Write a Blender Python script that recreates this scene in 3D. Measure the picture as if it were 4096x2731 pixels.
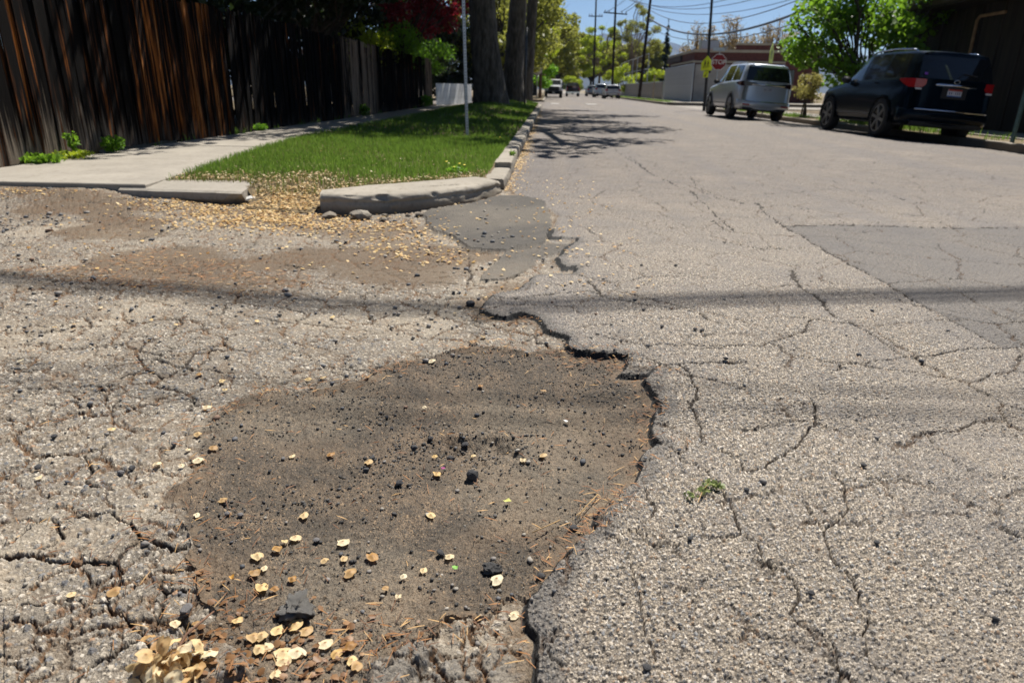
import bpy, bmesh, math, random
import numpy as np
from mathutils import Vector, Matrix, Quaternion

for _o in list(bpy.data.objects): bpy.data.objects.remove(_o)
SC = bpy.context.scene
COL = SC.collection
R = math.radians
rng = np.random.default_rng(7)
random.seed(7)

# ------------------------------------------------------------------ camera
PITCH, YAW, ROLL, CAMH = R(20.308), R(2.711), 0.014, 0.96
fw = Vector((-math.sin(YAW)*math.cos(PITCH), math.cos(YAW)*math.cos(PITCH), -math.sin(PITCH)))
r0 = Vector((math.cos(YAW), math.sin(YAW), 0)); u0 = r0.cross(fw)
rt = r0*math.cos(ROLL) + u0*math.sin(ROLL); up = u0*math.cos(ROLL) - r0*math.sin(ROLL)
cam = bpy.data.cameras.new('camera'); camo = bpy.data.objects.new('camera', cam); COL.objects.link(camo)
mw = Matrix((rt, up, -fw)).transposed().to_4x4(); mw.translation = (0, 0, CAMH); camo.matrix_world = mw
cam.lens = 24; cam.sensor_width = 36; cam.clip_start = 0.05; cam.clip_end = 20000
cam.dof.use_dof = True; cam.dof.focus_distance = 1.95; cam.dof.aperture_fstop = 4.5
SC.camera = camo

# ------------------------------------------------------------------ light
SUN_AZ, SUN_EL = R(22), R(57)          # azimuth measured from +Y towards +X
S = Vector((math.sin(SUN_AZ)*math.cos(SUN_EL), math.cos(SUN_AZ)*math.cos(SUN_EL), math.sin(SUN_EL)))
w = bpy.data.worlds.new('World'); SC.world = w; w.use_nodes = True
nt = w.node_tree; nt.nodes.clear()
sky = nt.nodes.new('ShaderNodeTexSky'); sky.sky_type = 'NISHITA'; sky.sun_disc = False
sky.sun_elevation = SUN_EL; sky.sun_rotation = SUN_AZ; sky.air_density = 0.85; sky.dust_density = 0.3; sky.ozone_density = 3.0; sky.altitude = 800
bg = nt.nodes.new('ShaderNodeBackground'); bg.inputs['Strength'].default_value = 0.05
wo = nt.nodes.new('ShaderNodeOutputWorld')
nt.links.new(sky.outputs[0], bg.inputs[0]); nt.links.new(bg.outputs[0], wo.inputs[0])
sl = bpy.data.lights.new('sun', 'SUN'); sl.energy = 5.0; sl.angle = R(0.53); sl.color = (1.0, 0.955, 0.88)
so = bpy.data.objects.new('sun', sl); COL.objects.link(so); so.location = (30, 60, 80)
so.rotation_euler = (-S).to_track_quat('-Z', 'Y').to_euler()
SC.view_settings.view_transform = 'Standard'; SC.view_settings.look = 'None'
SC.view_settings.exposure = 0.74; SC.view_settings.gamma = 1.0; SC.view_settings.use_curve_mapping = False

# ------------------------------------------------------------------ helpers
def tag(o, label=None, cat=None, group=None, kind=None):
    if label: o['label'] = label
    if cat: o['category'] = cat
    if group: o['group'] = group
    if kind: o['kind'] = kind
    return o
def thing(name, label=None, cat=None, loc=(0,0,0), rot=(0,0,0), group=None, kind=None):
    o = bpy.data.objects.new(name, None); COL.objects.link(o); o.location = loc; o.rotation_euler = rot
    o.empty_display_size = .1
    return tag(o, label, cat, group, kind)
class MB:
    def __init__(s): s.v = []; s.f = []
    def add(s, vs, fs):
        n = len(s.v); s.v += [tuple(p) for p in vs]; s.f += [tuple(i+n for i in f) for f in fs]; return s
    def box(s, c, d, rot=None, bev=0):
        x, y, z = d[0]/2, d[1]/2, d[2]/2
        if bev:
            bm = bmesh.new(); bmesh.ops.create_cube(bm, size=1)
            for q in bm.verts: q.co = Vector((q.co.x*d[0], q.co.y*d[1], q.co.z*d[2]))
            bmesh.ops.bevel(bm, geom=bm.edges[:], offset=bev, segments=2, affect='EDGES', clamp_overlap=True)
            bm.verts.index_update()
            P = [q.co.copy() for q in bm.verts]; Fs = [[q.index for q in f.verts] for f in bm.faces]; bm.free()
        else:
            P = [Vector((a*x, b*y, e*z)) for e in (-1,1) for a, b in ((-1,-1),(1,-1),(1,1),(-1,1))]
            Fs = [(3,2,1,0),(4,5,6,7),(0,1,5,4),(1,2,6,5),(2,3,7,6),(3,0,4,7)]
        if rot is not None: P = [rot @ p for p in P]
        return s.add([p + Vector(c) for p in P], Fs)
    def tube(s, pts, rad, n=8, cap=True):
        pts = [Vector(p) for p in pts]
        if not hasattr(rad, '__len__'): rad = [rad]*len(pts)
        vs = []; prev = None
        for i, p in enumerate(pts):
            t = (pts[min(i+1, len(pts)-1)] - pts[max(i-1, 0)]).normalized()
            a = prev if prev is not None else (Vector((1,0,0)) if abs(t.x) < .8 else Vector((0,1,0)))
            a = (a - t*a.dot(t)).normalized(); b = t.cross(a); prev = a
            for k in range(n):
                q = 2*math.pi*k/n; vs.append(p + (a*math.cos(q) + b*math.sin(q))*rad[i])
        fs = [(i*n+k, i*n+(k+1)%n, (i+1)*n+(k+1)%n, (i+1)*n+k) for i in range(len(pts)-1) for k in range(n)]
        if cap: fs += [tuple(range(n))[::-1], tuple((len(pts)-1)*n+k for k in range(n))]
        return s.add(vs, fs)
    def prism(s, poly, z0, z1):
        n = len(poly); a = sum(poly[i][0]*poly[(i+1)%n][1]-poly[(i+1)%n][0]*poly[i][1] for i in range(n))
        if a < 0: poly = poly[::-1]
        vs = [(x,y,z0) for x,y in poly] + [(x,y,z1) for x,y in poly]
        return s.add(vs, [tuple(range(n))[::-1], tuple(range(n,2*n))] + [(i,(i+1)%n,n+(i+1)%n,n+i) for i in range(n)])
    def build(s, name, m, parent=None, smooth=False, loc=None, rot=None, ang=None):
        me = bpy.data.meshes.new(name); me.from_pydata(s.v, [], s.f); me.update()
        return link(name, me, m, parent, smooth, loc, rot)
def link(name, me, m, parent=None, smooth=False, loc=None, rot=None):
    if m is not None: me.materials.append(m)
    if smooth: me.polygons.foreach_set('use_smooth', [True]*len(me.polygons))
    o = bpy.data.objects.new(name, me); COL.objects.link(o)
    if parent is not None: o.parent = parent
    if loc is not None: o.location = loc
    if rot is not None: o.rotation_euler = rot
    return o
def np_mesh(name, V, F, m=None, smooth=False, attrs=None):
    """V (n,3), F (m,k) -> mesh, fast"""
    me = bpy.data.meshes.new(name); V = np.ascontiguousarray(V, np.float32); F = np.ascontiguousarray(F, np.int32)
    me.vertices.add(len(V)); me.vertices.foreach_set('co', V.ravel())
    k = F.shape[1]; me.loops.add(F.size); me.loops.foreach_set('vertex_index', F.ravel())
    me.polygons.add(len(F)); me.polygons.foreach_set('loop_start', np.arange(0, F.size, k, dtype=np.int32))
    me.update(calc_edges=True)
    for nm, A in (attrs or {}).items():
        at = me.attributes.new(nm, 'FLOAT_COLOR', 'POINT'); at.data.foreach_set('color', np.ascontiguousarray(A, np.float32).ravel())
    if m is not None: me.materials.append(m)
    if smooth: me.polygons.foreach_set('use_smooth', np.ones(len(F), bool))
    return me
def np_obj(name, V, F, m, parent=None, smooth=False, attrs=None):
    me = np_mesh(name, V, F, m, smooth, attrs); o = bpy.data.objects.new(name, me); COL.objects.link(o)
    if parent is not None: o.parent = parent
    return o
# --- numpy noise
def _h(ix, iy, s):
    n = (ix.astype(np.int64)*374761393 + iy.astype(np.int64)*668265263 + s*974634777) & 0x7fffffff
    n = ((n ^ (n >> 13))*1274126177) & 0x7fffffff
    return ((n ^ (n >> 16)) & 0xffff)/65535.0
def noise(x, y, sc, seed=0):
    x = x*sc; y = y*sc; ix = np.floor(x); iy = np.floor(y); fx = x-ix; fy = y-iy
    fx = fx*fx*(3-2*fx); fy = fy*fy*(3-2*fy)
    a = _h(ix,iy,seed); b = _h(ix+1,iy,seed); c = _h(ix,iy+1,seed); d = _h(ix+1,iy+1,seed)
    return (a*(1-fx)+b*fx)*(1-fy) + (c*(1-fx)+d*fx)*fy
def fbm(x, y, sc, seed=0, o=3):
    t = 0; a = 1; s = 0
    for i in range(o): t = t + a*noise(x, y, sc*2.03**i, seed+17*i); s += a; a *= .5
    return t/s
def sstep(a, b, x):
    t = np.clip((x-a)/(b-a), 0, 1); return t*t*(3-2*t)
def inpoly(x, y, poly):
    r = np.zeros(x.shape, bool); xs = [p[0] for p in poly]; ys = [p[1] for p in poly]
    box = np.nonzero((x >= min(xs)) & (x <= max(xs)) & (y >= min(ys)) & (y <= max(ys)))
    X = x[box]; Y = y[box]; q = np.zeros(X.shape, bool); n = len(poly)
    for i in range(n):
        x1, y1 = poly[i]; x2, y2 = poly[(i+1) % n]
        if y1 == y2: continue
        q ^= ((y1 > Y) != (y2 > Y)) & (X < (x2-x1)*(Y-y1)/(y2-y1)+x1)
    r[box] = q; return r
def dline(x, y, line, lim, close=False, out=None):
    """distance to a polyline, clipped at lim"""
    d = np.full(x.shape, lim, np.float32) if out is None else out
    n = len(line)
    for i in range(n if close else n-1):
        x1, y1 = line[i]; x2, y2 = line[(i+1) % n]
        m = np.nonzero((x > min(x1,x2)-lim) & (x < max(x1,x2)+lim) & (y > min(y1,y2)-lim) & (y < max(y1,y2)+lim))
        if not len(m[0]): continue
        X = x[m]-x1; Y = y[m]-y1; dx = x2-x1; dy = y2-y1; L = dx*dx+dy*dy+1e-9
        t = np.clip((X*dx+Y*dy)/L, 0, 1); d[m] = np.minimum(d[m], np.hypot(X-t*dx, Y-t*dy))
    return d

# ------------------------------------------------------------------ materials
class NG:
    def __init__(s, name):
        s.m = bpy.data.materials.new(name); s.m.use_nodes = True; s.t = s.m.node_tree; s.t.nodes.clear()
        s.out = s.n('ShaderNodeOutputMaterial')
    def n(s, typ, **kw):
        q = s.t.nodes.new(typ)
        for k, v in kw.items(): setattr(q, k, v)
        return q
    def put(s, sock, v):
        if hasattr(v, 'bl_idname') or isinstance(v, bpy.types.NodeSocket): s.t.links.new(v, sock)
        elif isinstance(v, (tuple, list)) and len(v) == 3 and sock.type == 'RGBA': sock.default_value = (*v, 1)
        else: sock.default_value = v
    def math(s, op, a, b=None, c=None, clamp=False):
        q = s.n('ShaderNodeMath', operation=op, use_clamp=clamp); s.put(q.inputs[0], a)
        if b is not None: s.put(q.inputs[1], b)
        if c is not None: s.put(q.inputs[2], c)
        return q.outputs[0]
    def mix(s, f, a, b, mode='MIX'):
        q = s.n('ShaderNodeMix', data_type='RGBA', blend_type=mode); s.put(q.inputs[0], f); s.put(q.inputs[6], a); s.put(q.inputs[7], b); return q.outputs[2]
    def ramp(s, f, st, interp='LINEAR'):
        q = s.n('ShaderNodeValToRGB'); e = q.color_ramp; e.interpolation = interp
        while len(e.elements) < len(st): e.elements.new(.5)
        for i, (p, c) in enumerate(st):
            e.elements[i].position = p; e.elements[i].color = (*c, 1) if hasattr(c, '__len__') else (c, c, c, 1)
        s.put(q.inputs[0], f); return q.outputs[0]
    def step(s, f, a, b):
        q = s.n('ShaderNodeMapRange', interpolation_type='SMOOTHSTEP'); s.put(q.inputs[0], f); s.put(q.inputs[1], a); s.put(q.inputs[2], b)
        return q.outputs[0]
    def noise(s, vec, sc, det=3, rough=.55, dim='3D', dist=0):
        q = s.n('ShaderNodeTexNoise', noise_dimensions=dim); s.put(q.inputs['Vector'], vec); q.inputs['Scale'].default_value = sc
        q.inputs['Detail'].default_value = det; q.inputs['Roughness'].default_value = rough; q.inputs['Distortion'].default_value = dist; return q.outputs[0]
    def vor(s, vec, sc, dim='2D', feat='F1', rnd=1):
        q = s.n('ShaderNodeTexVoronoi', voronoi_dimensions=dim, feature=feat); s.put(q.inputs['Vector'], vec)
        q.inputs['Scale'].default_value = sc; q.inputs['Randomness'].default_value = rnd; return q
    def co(s, which='Object'): return s.n('ShaderNodeTexCoord').outputs[which]
    def sep(s, c):
        q = s.n('ShaderNodeSeparateColor'); s.put(q.inputs[0], c); return q.outputs
    def scale(s, vec, sc):
        q = s.n('ShaderNodeMapping'); s.put(q.inputs['Vector'], vec); q.inputs['Scale'].default_value = sc; return q.outputs[0]
    def bump(s, h, st=.3, d=.01):
        q = s.n('ShaderNodeBump'); q.inputs['Strength'].default_value = st; q.inputs['Distance'].default_value = d; s.put(q.inputs['Height'], h); return q.outputs[0]
    def pbr(s, col, rough=.8, metal=0, normal=None, spec=.4, coat=0, trans=0):
        q = s.n('ShaderNodeBsdfPrincipled'); s.put(q.inputs['Base Color'], col); s.put(q.inputs['Roughness'], rough)
        s.put(q.inputs['Metallic'], metal); s.put(q.inputs['Specular IOR Level'], spec); s.put(q.inputs['Coat Weight'], coat)
        q.inputs['Coat Roughness'].default_value = .04
        if normal is not None: s.put(q.inputs['Normal'], normal)
        s.t.links.new(q.outputs[0], s.out.inputs[0]); return q
def simple(name, col, rough=.7, metal=0, var=.18, sc=6, bump=.0, bsc=40, spec=.4, coat=0):
    g = NG(name); c = g.co()
    n = g.noise(c, sc, 4)
    k = g.mix(g.step(n, .3, .7), tuple(v*(1-var) for v in col), tuple(min(1, v*(1+var)) for v in col))
    nm = g.bump(g.noise(c, bsc, 4), bump, .01) if bump else None
    g.pbr(k, rough, metal, nm, spec, coat); return g.m
def leafmat(name, c1, c2, tr=.4, sc=3.0):
    g = NG(name); p = g.n('ShaderNodeNewGeometry')
    rnd = g.n('ShaderNodeNewGeometry').outputs['Random Per Island']
    k = g.mix(rnd, c1, c2); k = g.mix(g.math('MULTIPLY', g.noise(g.co(), sc, 2), .5), k, tuple(v*.55 for v in c1))
    d = g.n('ShaderNodeBsdfPrincipled'); g.put(d.inputs['Base Color'], k); d.inputs['Roughness'].default_value = .5; d.inputs['Specular IOR Level'].default_value = .35
    t = g.n('ShaderNodeBsdfTranslucent'); g.put(t.inputs[0], g.mix(.5, k, tuple(min(1, v*1.6) for v in c2)))
    x = g.n('ShaderNodeMixShader'); x.inputs[0].default_value = tr
    g.t.links.new(d.outputs[0], x.inputs[1]); g.t.links.new(t.outputs[0], x.inputs[2]); g.t.links.new(x.outputs[0], g.out.inputs[0]); return g.m

# ------------------------------------------------------------------ traced layout (metres, road frame)
REDGE=[(0.056,5.144),(0.037,4.849),(0.045,4.693),(0.133,4.681),(0.225,4.67),(0.208,4.563),(0.109,4.281),(0.078,4.084),(0.096,3.94),(0.12,3.835),(0.18,3.887),(0.181,3.812),(0.156,3.722),(0.014,3.708),(-0.063,3.658),(-0.088,3.548),(-0.117,3.419),(-0.197,3.315),(-0.275,3.25),(-0.288,3.048),(-0.281,3.009),(-0.233,2.955),(-0.16,2.915),(-0.14,2.964),(-0.1,2.987),(-0.023,2.928),(0.001,2.849),(0.034,2.758),(0.093,2.699),(0.108,2.676),(0.098,2.584),(0.132,2.53),(0.17,2.526),(0.228,2.503),(0.284,2.515),(0.327,2.498),(0.314,2.397),(0.293,2.327),(0.337,2.331),(0.391,2.317),(0.424,2.35),(0.388,2.293),(0.368,2.263),(0.377,2.18),(0.389,2.138),(0.383,2.097),(0.399,2.068),(0.382,1.981),(0.396,2.076),(0.362,1.979),(0.336,1.878),(0.34,1.826),(0.361,1.791),(0.314,1.753),(0.285,1.7),(0.287,1.66),(0.259,1.588),(0.221,1.542),(0.185,1.493),(0.154,1.451),(0.168,1.471),(0.144,1.412),(0.149,1.385),(0.128,1.352),(0.093,1.325),(0.083,1.294),(0.055,1.255),(0.038,1.209),(0.015,1.173),(0.007,1.144),(-0.009,1.127),(-0.014,1.108),(-0.018,1.081),(-0.012,1.053),(0.007,1.023),(0.009,1.003),(0.005,0.98),(0.008,0.949),(0.011,0.901),(0.012,0.814)]
POT=[(0.424,2.35),(0.342,2.374),(0.327,2.498),(0.229,2.517),(0.17,2.526),(0.105,2.534),(0.05,2.595),(-0.068,2.555),(-0.084,2.591),(-0.204,2.603),(-0.31,2.564),(-0.37,2.551),(-0.436,2.479),(-0.488,2.448),(-0.552,2.391),(-0.599,2.35),(-0.618,2.241),(-0.689,2.18),(-0.764,2.141),(-0.845,2.124),(-0.973,2.103),(-0.957,2.043),(-0.997,1.982),(-1.058,1.904),(-1.07,1.834),(-1.03,1.711),(-0.974,1.63),(-0.923,1.542),(-0.937,1.493),(-0.909,1.415),(-0.865,1.355),(-0.822,1.318),(-0.789,1.264),(-0.783,1.22),(-0.741,1.181),(-0.712,1.128),(-0.682,1.093),(-0.636,1.061),(-0.632,1.041),(-0.666,1.009),(-0.675,0.978),(-0.69,0.95),(-0.669,0.92),(-0.624,0.86),(-0.592,0.8),(-0.287,0.819),(-0.292,0.882),(-0.299,0.9),(-0.301,0.944),(-0.266,0.962),(-0.239,0.996),(-0.204,1.01),(-0.178,1.024),(-0.175,1.071),(-0.149,1.078),(-0.097,1.079),(-0.068,1.115),(-0.061,1.14),(-0.031,1.146),(-0.009,1.127),(0.007,1.144),(0.038,1.209),(0.083,1.294),(0.128,1.352),(0.149,1.385),(0.224,1.536),(0.185,1.493),(0.259,1.588),(0.287,1.66),(0.285,1.7),(0.314,1.753),(0.361,1.791),(0.336,1.878),(0.362,1.979),(0.396,2.076),(0.399,2.068),(0.389,2.138),(0.368,2.263)]
CR=[(1.0,[(-1.281,1.324),(-1.247,1.335),(-1.196,1.338),(-1.162,1.341),(-1.124,1.363),(-1.083,1.372),(-1.053,1.377),(-1.014,1.351),(-0.973,1.332),(-0.949,1.313),(-0.916,1.279),(-0.866,1.267),(-0.824,1.253),(-0.795,1.262)]),(1.0,[(-1.162,1.341),(-1.124,1.3),(-1.097,1.276),(-1.101,1.246),(-1.118,1.23),(-1.117,1.208)]),(1.0,[(-1.235,1.188),(-1.187,1.203),(-1.152,1.21),(-1.116,1.206),(-1.065,1.191),(-1.008,1.19),(-0.978,1.199),(-0.938,1.193),(-0.927,1.2),(-0.933,1.223),(-0.931,1.245),(-0.917,1.264),(-0.904,1.28)]),(1.0,[(-0.925,1.196),(-0.895,1.162),(-0.885,1.141),(-0.872,1.117),(-0.87,1.081)]),(1.0,[(-0.885,1.145),(-0.857,1.147),(-0.82,1.137),(-0.793,1.131),(-0.768,1.112),(-0.76,1.08),(-0.745,1.054),(-0.742,1.025),(-0.735,1.011),(-0.748,0.993)]),(1.0,[(-0.793,1.131),(-0.796,1.152),(-0.783,1.17),(-0.775,1.184),(-0.749,1.195)]),(1.0,[(-0.768,1.112),(-0.742,1.12),(-0.711,1.12)]),(1.0,[(-1.117,1.045),(-1.068,1.052),(-1.018,1.059),(-0.984,1.061),(-0.945,1.072),(-0.908,1.074),(-0.864,1.071),(-0.841,1.052),(-0.809,1.039),(-0.784,1.015),(-0.762,0.999),(-0.743,0.99)]),(1.0,[(-0.743,0.99),(-0.753,0.976),(-0.773,0.958),(-0.781,0.938),(-0.798,0.912),(-0.804,0.887),(-0.792,0.862),(-0.793,0.85),(-0.765,0.789)]),(1.0,[(-0.741,0.987),(-0.72,0.968),(-0.695,0.95)]),(1.0,[(-0.735,1.011),(-0.708,1.02),(-0.685,1.036),(-0.654,1.028)]),(1.0,[(-1.214,1.238),(-1.204,1.253),(-1.21,1.299),(-1.193,1.333)]),(0.8,[(-1.651,1.647),(-1.57,1.694),(-1.567,1.797),(-1.521,1.81),(-1.471,1.879),(-1.406,1.885),(-1.39,1.915),(-1.405,1.996)]),(0.8,[(-1.561,1.952),(-1.521,2.008),(-1.503,2.111),(-1.485,2.185),(-1.415,2.215),(-1.342,2.172),(-1.326,2.301),(-1.362,2.424),(-1.278,2.555)]),(0.8,[(-1.39,1.915),(-1.329,1.96),(-1.25,1.977),(-1.206,2.023),(-1.136,2.018)]),(0.8,[(-1.53,1.502),(-1.457,1.55),(-1.427,1.573),(-1.412,1.604),(-1.388,1.651),(-1.297,1.643)]),(0.8,[(-1.415,2.215),(-1.566,2.363),(-1.608,2.509),(-1.577,2.679),(-1.632,2.9)]),(0.8,[(-1.297,1.643),(-1.21,1.568),(-1.197,1.52),(-1.153,1.49)]),(0.75,[(0.384,1.769),(0.397,1.728),(0.403,1.679),(0.433,1.681),(0.448,1.634),(0.467,1.59),(0.479,1.539),(0.479,1.482),(0.483,1.429),(0.478,1.385),(0.481,1.357),(0.501,1.325),(0.496,1.279),(0.507,1.25),(0.535,1.228),(0.546,1.194),(0.539,1.161),(0.532,1.14),(0.507,1.107),(0.52,1.074),(0.538,1.057),(0.562,1.031),(0.551,1.004),(0.545,0.971),(0.531,0.935),(0.507,0.867)]),(0.75,[(0.495,2.084),(0.489,1.989),(0.491,1.89),(0.467,1.797),(0.507,1.768),(0.536,1.739),(0.562,1.7),(0.549,1.651),(0.611,1.665),(0.643,1.706),(0.715,1.763),(0.759,1.819),(0.801,1.879),(0.85,1.942),(0.906,2.117)]),(0.75,[(0.795,1.679),(0.807,1.624),(0.799,1.58),(0.773,1.519),(0.764,1.479),(0.733,1.446),(0.687,1.392),(0.671,1.37),(0.664,1.329),(0.657,1.291),(0.661,1.26),(0.669,1.214),(0.664,1.175),(0.656,1.138),(0.658,1.103),(0.629,1.058),(0.62,1.022),(0.607,1.0),(0.619,0.975),(0.638,0.969),(0.659,0.946),(0.691,0.904)]),(0.75,[(0.231,1.353),(0.263,1.342),(0.3,1.337),(0.343,1.347),(0.38,1.346),(0.434,1.35),(0.475,1.363)]),(0.75,[(0.361,1.791),(0.384,1.769)]),(0.75,[(0.147,1.347),(0.188,1.336),(0.215,1.359),(0.231,1.353)]),(0.5,[(0.691,1.616),(0.764,1.621),(0.809,1.615),(0.885,1.63),(0.987,1.647)]),(0.5,[(0.231,1.353),(0.257,1.39),(0.284,1.429),(0.292,1.453),(0.279,1.492),(0.283,1.55)]),(0.5,[(0.192,1.33),(0.195,1.277),(0.206,1.235),(0.207,1.177),(0.213,1.134),(0.213,1.073),(0.211,1.031),(0.22,1.0),(0.222,0.97)]),(0.5,[(1.177,1.931),(1.161,1.828),(1.168,1.756),(1.18,1.689),(1.233,1.665),(1.302,1.661),(1.398,1.632)]),(0.5,[(0.661,1.552),(0.67,1.488),(0.669,1.434),(0.676,1.384)]),(1.0,[(1.435,3.935),(1.366,3.698),(1.343,3.505),(1.378,3.42),(1.366,3.28),(1.34,3.148),(1.352,3.065),(1.378,2.986),(1.384,2.899),(1.413,2.839),(1.406,2.72),(1.409,2.628),(1.42,2.559)]),(1.0,[(1.827,5.356),(2.429,5.47),(2.681,5.434),(3.038,5.425),(3.74,5.53),(4.343,5.583)]),(1.0,[(1.827,5.356),(1.843,4.976),(1.83,4.458),(1.84,3.996),(1.864,3.783),(1.847,3.525),(1.843,3.272),(1.859,3.076),(1.87,2.859),(1.87,2.695)]),(0.7,[(1.58,7.253),(1.667,6.715),(1.865,6.495),(1.973,6.463),(1.86,5.927),(1.827,5.356)]),(0.7,[(1.279,5.773),(1.336,5.557),(1.33,5.154),(1.371,5.038)]),(0.7,[(1.081,4.803),(1.198,4.735),(1.31,4.618),(1.39,4.528),(1.552,4.546),(1.835,4.612)]),(0.7,[(1.09,2.402),(1.139,2.453),(1.264,2.496),(1.42,2.559),(1.53,2.586),(1.7,2.671),(1.87,2.695),(1.964,2.713),(2.292,2.76)]),(0.7,[(0.598,2.431),(0.692,2.447),(0.779,2.439)]),(0.7,[(0.628,2.578),(0.811,2.63),(0.876,2.636),(0.972,2.72),(1.115,2.833),(1.197,2.992),(1.303,3.048)]),(0.5,[(1.435,3.935),(1.532,4.061),(1.699,4.159),(1.789,4.296)]),(0.5,[(2.215,6.496),(2.27,6.231),(2.265,5.98)]),(0.5,[(2.352,5.685),(2.434,5.484)]),(0.5,[(3.5,7.189),(3.462,6.814),(3.538,6.726)]),(0.5,[(3.357,8.397),(3.313,7.893)]),(0.5,[(3.777,8.389),(3.745,8.027)]),(0.5,[(5.508,16.715),(5.842,16.634),(6.173,16.079)]),(0.8,[(-0.146,3.197),(-0.022,3.275),(0.106,3.322),(0.21,3.355),(0.267,3.337),(0.294,3.272),(0.352,3.212),(0.468,3.16),(0.582,3.109),(0.669,3.098),(0.717,3.044),(0.738,2.952),(0.789,2.903)]),(0.8,[(0.214,3.578),(0.261,3.456),(0.284,3.316)]),(0.8,[(0.252,2.689),(0.302,2.663),(0.376,2.624),(0.422,2.584),(0.478,2.618),(0.631,2.616),(0.84,2.635)]),(0.8,[(0.327,2.498),(0.376,2.495),(0.41,2.458),(0.44,2.395),(0.478,2.399),(0.519,2.415),(0.618,2.436),(0.752,2.434)]),(0.8,[(0.514,2.414),(0.531,2.353),(0.543,2.271),(0.534,2.182),(0.52,2.108),(0.489,2.037),(0.487,1.981),(0.492,1.91)]),(0.8,[(0.424,2.35),(0.44,2.395)]),(0.6,[(-0.275,3.25),(-0.196,3.203),(-0.114,3.189),(-0.082,3.149)]),(0.6,[(-0.092,3.471),(0.015,3.494),(0.108,3.441)]),(0.6,[(0.192,3.919),(0.326,3.917),(0.439,3.939)]),(0.6,[(-0.459,4.043),(-0.402,3.596),(-0.401,3.295)]),(0.8,[(1.256,11.319),(1.294,8.645),(1.481,7.151),(1.408,5.837),(1.399,5.082)]),(0.8,[(1.741,8.495),(1.594,7.498),(1.79,6.478),(2.0,6.379)]),(0.8,[(1.294,8.645),(1.153,11.698),(1.176,14.833)]),(0.6,[(-0.465,4.139),(-0.441,3.846),(-0.398,3.531)]),(0.6,[(-0.757,3.745),(-0.585,3.697),(-0.43,3.746)])]
PAT1=[(-0.994,5.535),(-0.983,5.677),(-0.681,5.981),(-0.465,6.477),(-0.223,6.511),(-0.018,6.193),(0.021,5.667),(0.044,5.159),(0.023,4.879),(0.004,4.532),(-0.079,4.389),(-0.265,4.221),(-0.393,4.227),(-0.51,4.298),(-0.631,4.649),(-0.8,4.834),(-0.907,5.16)]
PAT2=[(-0.239,4.244),(0.023,4.534),(0.214,4.511),(0.097,4.281),(-0.029,4.109),(-0.106,3.78),(-0.216,3.58),(-0.347,3.566),(-0.319,3.791),(-0.286,4.006)]
PAT3=[(1.827,5.356),(2.429,5.47),(2.681,5.434),(3.038,5.425),(3.74,5.53),(4.61,5.616),(2.428,2.772),(1.964,2.713),(1.87,2.695),(1.87,2.859),(1.859,3.076),(1.843,3.272),(1.847,3.525),(1.864,3.783),(1.84,3.996),(1.83,4.458),(1.843,4.976)]
PCS=[[(-0.933,1.223),(-0.931,1.245),(-0.917,1.264),(-0.866,1.267),(-0.824,1.253),(-0.795,1.262),(-0.763,1.212),(-0.775,1.184),(-0.783,1.17),(-0.796,1.152),(-0.793,1.131),(-0.82,1.137),(-0.857,1.147),(-0.885,1.145),(-0.895,1.162),(-0.925,1.196)],[(-0.775,1.184),(-0.749,1.195),(-0.728,1.16),(-0.711,1.12),(-0.742,1.12),(-0.768,1.112),(-0.793,1.131),(-0.796,1.152),(-0.783,1.17)],[(-0.885,1.145),(-0.857,1.147),(-0.82,1.137),(-0.793,1.131),(-0.768,1.112),(-0.76,1.08),(-0.745,1.054),(-0.742,1.025),(-0.735,1.011),(-0.748,0.993),(-0.762,0.999),(-0.784,1.015),(-0.809,1.039),(-0.841,1.052),(-0.87,1.081),(-0.872,1.117),(-0.885,1.141)],[(-0.768,1.112),(-0.742,1.12),(-0.711,1.12),(-0.678,1.098),(-0.638,1.065),(-0.633,1.051),(-0.654,1.028),(-0.685,1.036),(-0.708,1.02),(-0.735,1.011),(-0.742,1.025),(-0.745,1.054),(-0.76,1.08)],[(-0.735,1.011),(-0.708,1.02),(-0.685,1.036),(-0.666,1.009),(-0.675,0.978),(-0.69,0.95),(-0.695,0.95),(-0.72,0.968),(-0.743,0.99),(-0.748,0.993)],[(-1.117,1.208),(-1.065,1.191),(-1.008,1.19),(-0.978,1.199),(-0.938,1.193),(-0.927,1.2),(-0.895,1.162),(-0.872,1.117),(-0.87,1.081),(-0.908,1.074),(-0.945,1.072),(-0.984,1.061),(-1.018,1.059),(-1.068,1.052),(-1.187,1.203),(-1.152,1.21)],[(-1.162,1.341),(-1.124,1.363),(-1.083,1.372),(-1.053,1.377),(-1.014,1.351),(-0.973,1.332),(-0.949,1.313),(-0.916,1.279),(-0.904,1.28),(-0.917,1.264),(-0.931,1.245),(-0.933,1.223),(-0.927,1.2),(-0.938,1.193),(-0.978,1.199),(-1.008,1.19),(-1.065,1.191),(-1.117,1.208),(-1.118,1.23),(-1.101,1.246),(-1.097,1.276),(-1.124,1.3)],[(-1.068,1.052),(-1.018,1.059),(-0.984,1.061),(-0.945,1.072),(-0.908,1.074),(-0.864,1.071),(-0.841,1.052),(-0.809,1.039),(-0.784,1.015),(-0.762,0.999),(-0.743,0.99),(-0.753,0.976),(-0.773,0.958),(-0.781,0.938),(-0.798,0.912),(-0.804,0.887),(-0.792,0.862),(-0.793,0.85),(-0.773,0.801),(-0.867,0.795)]]
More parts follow.
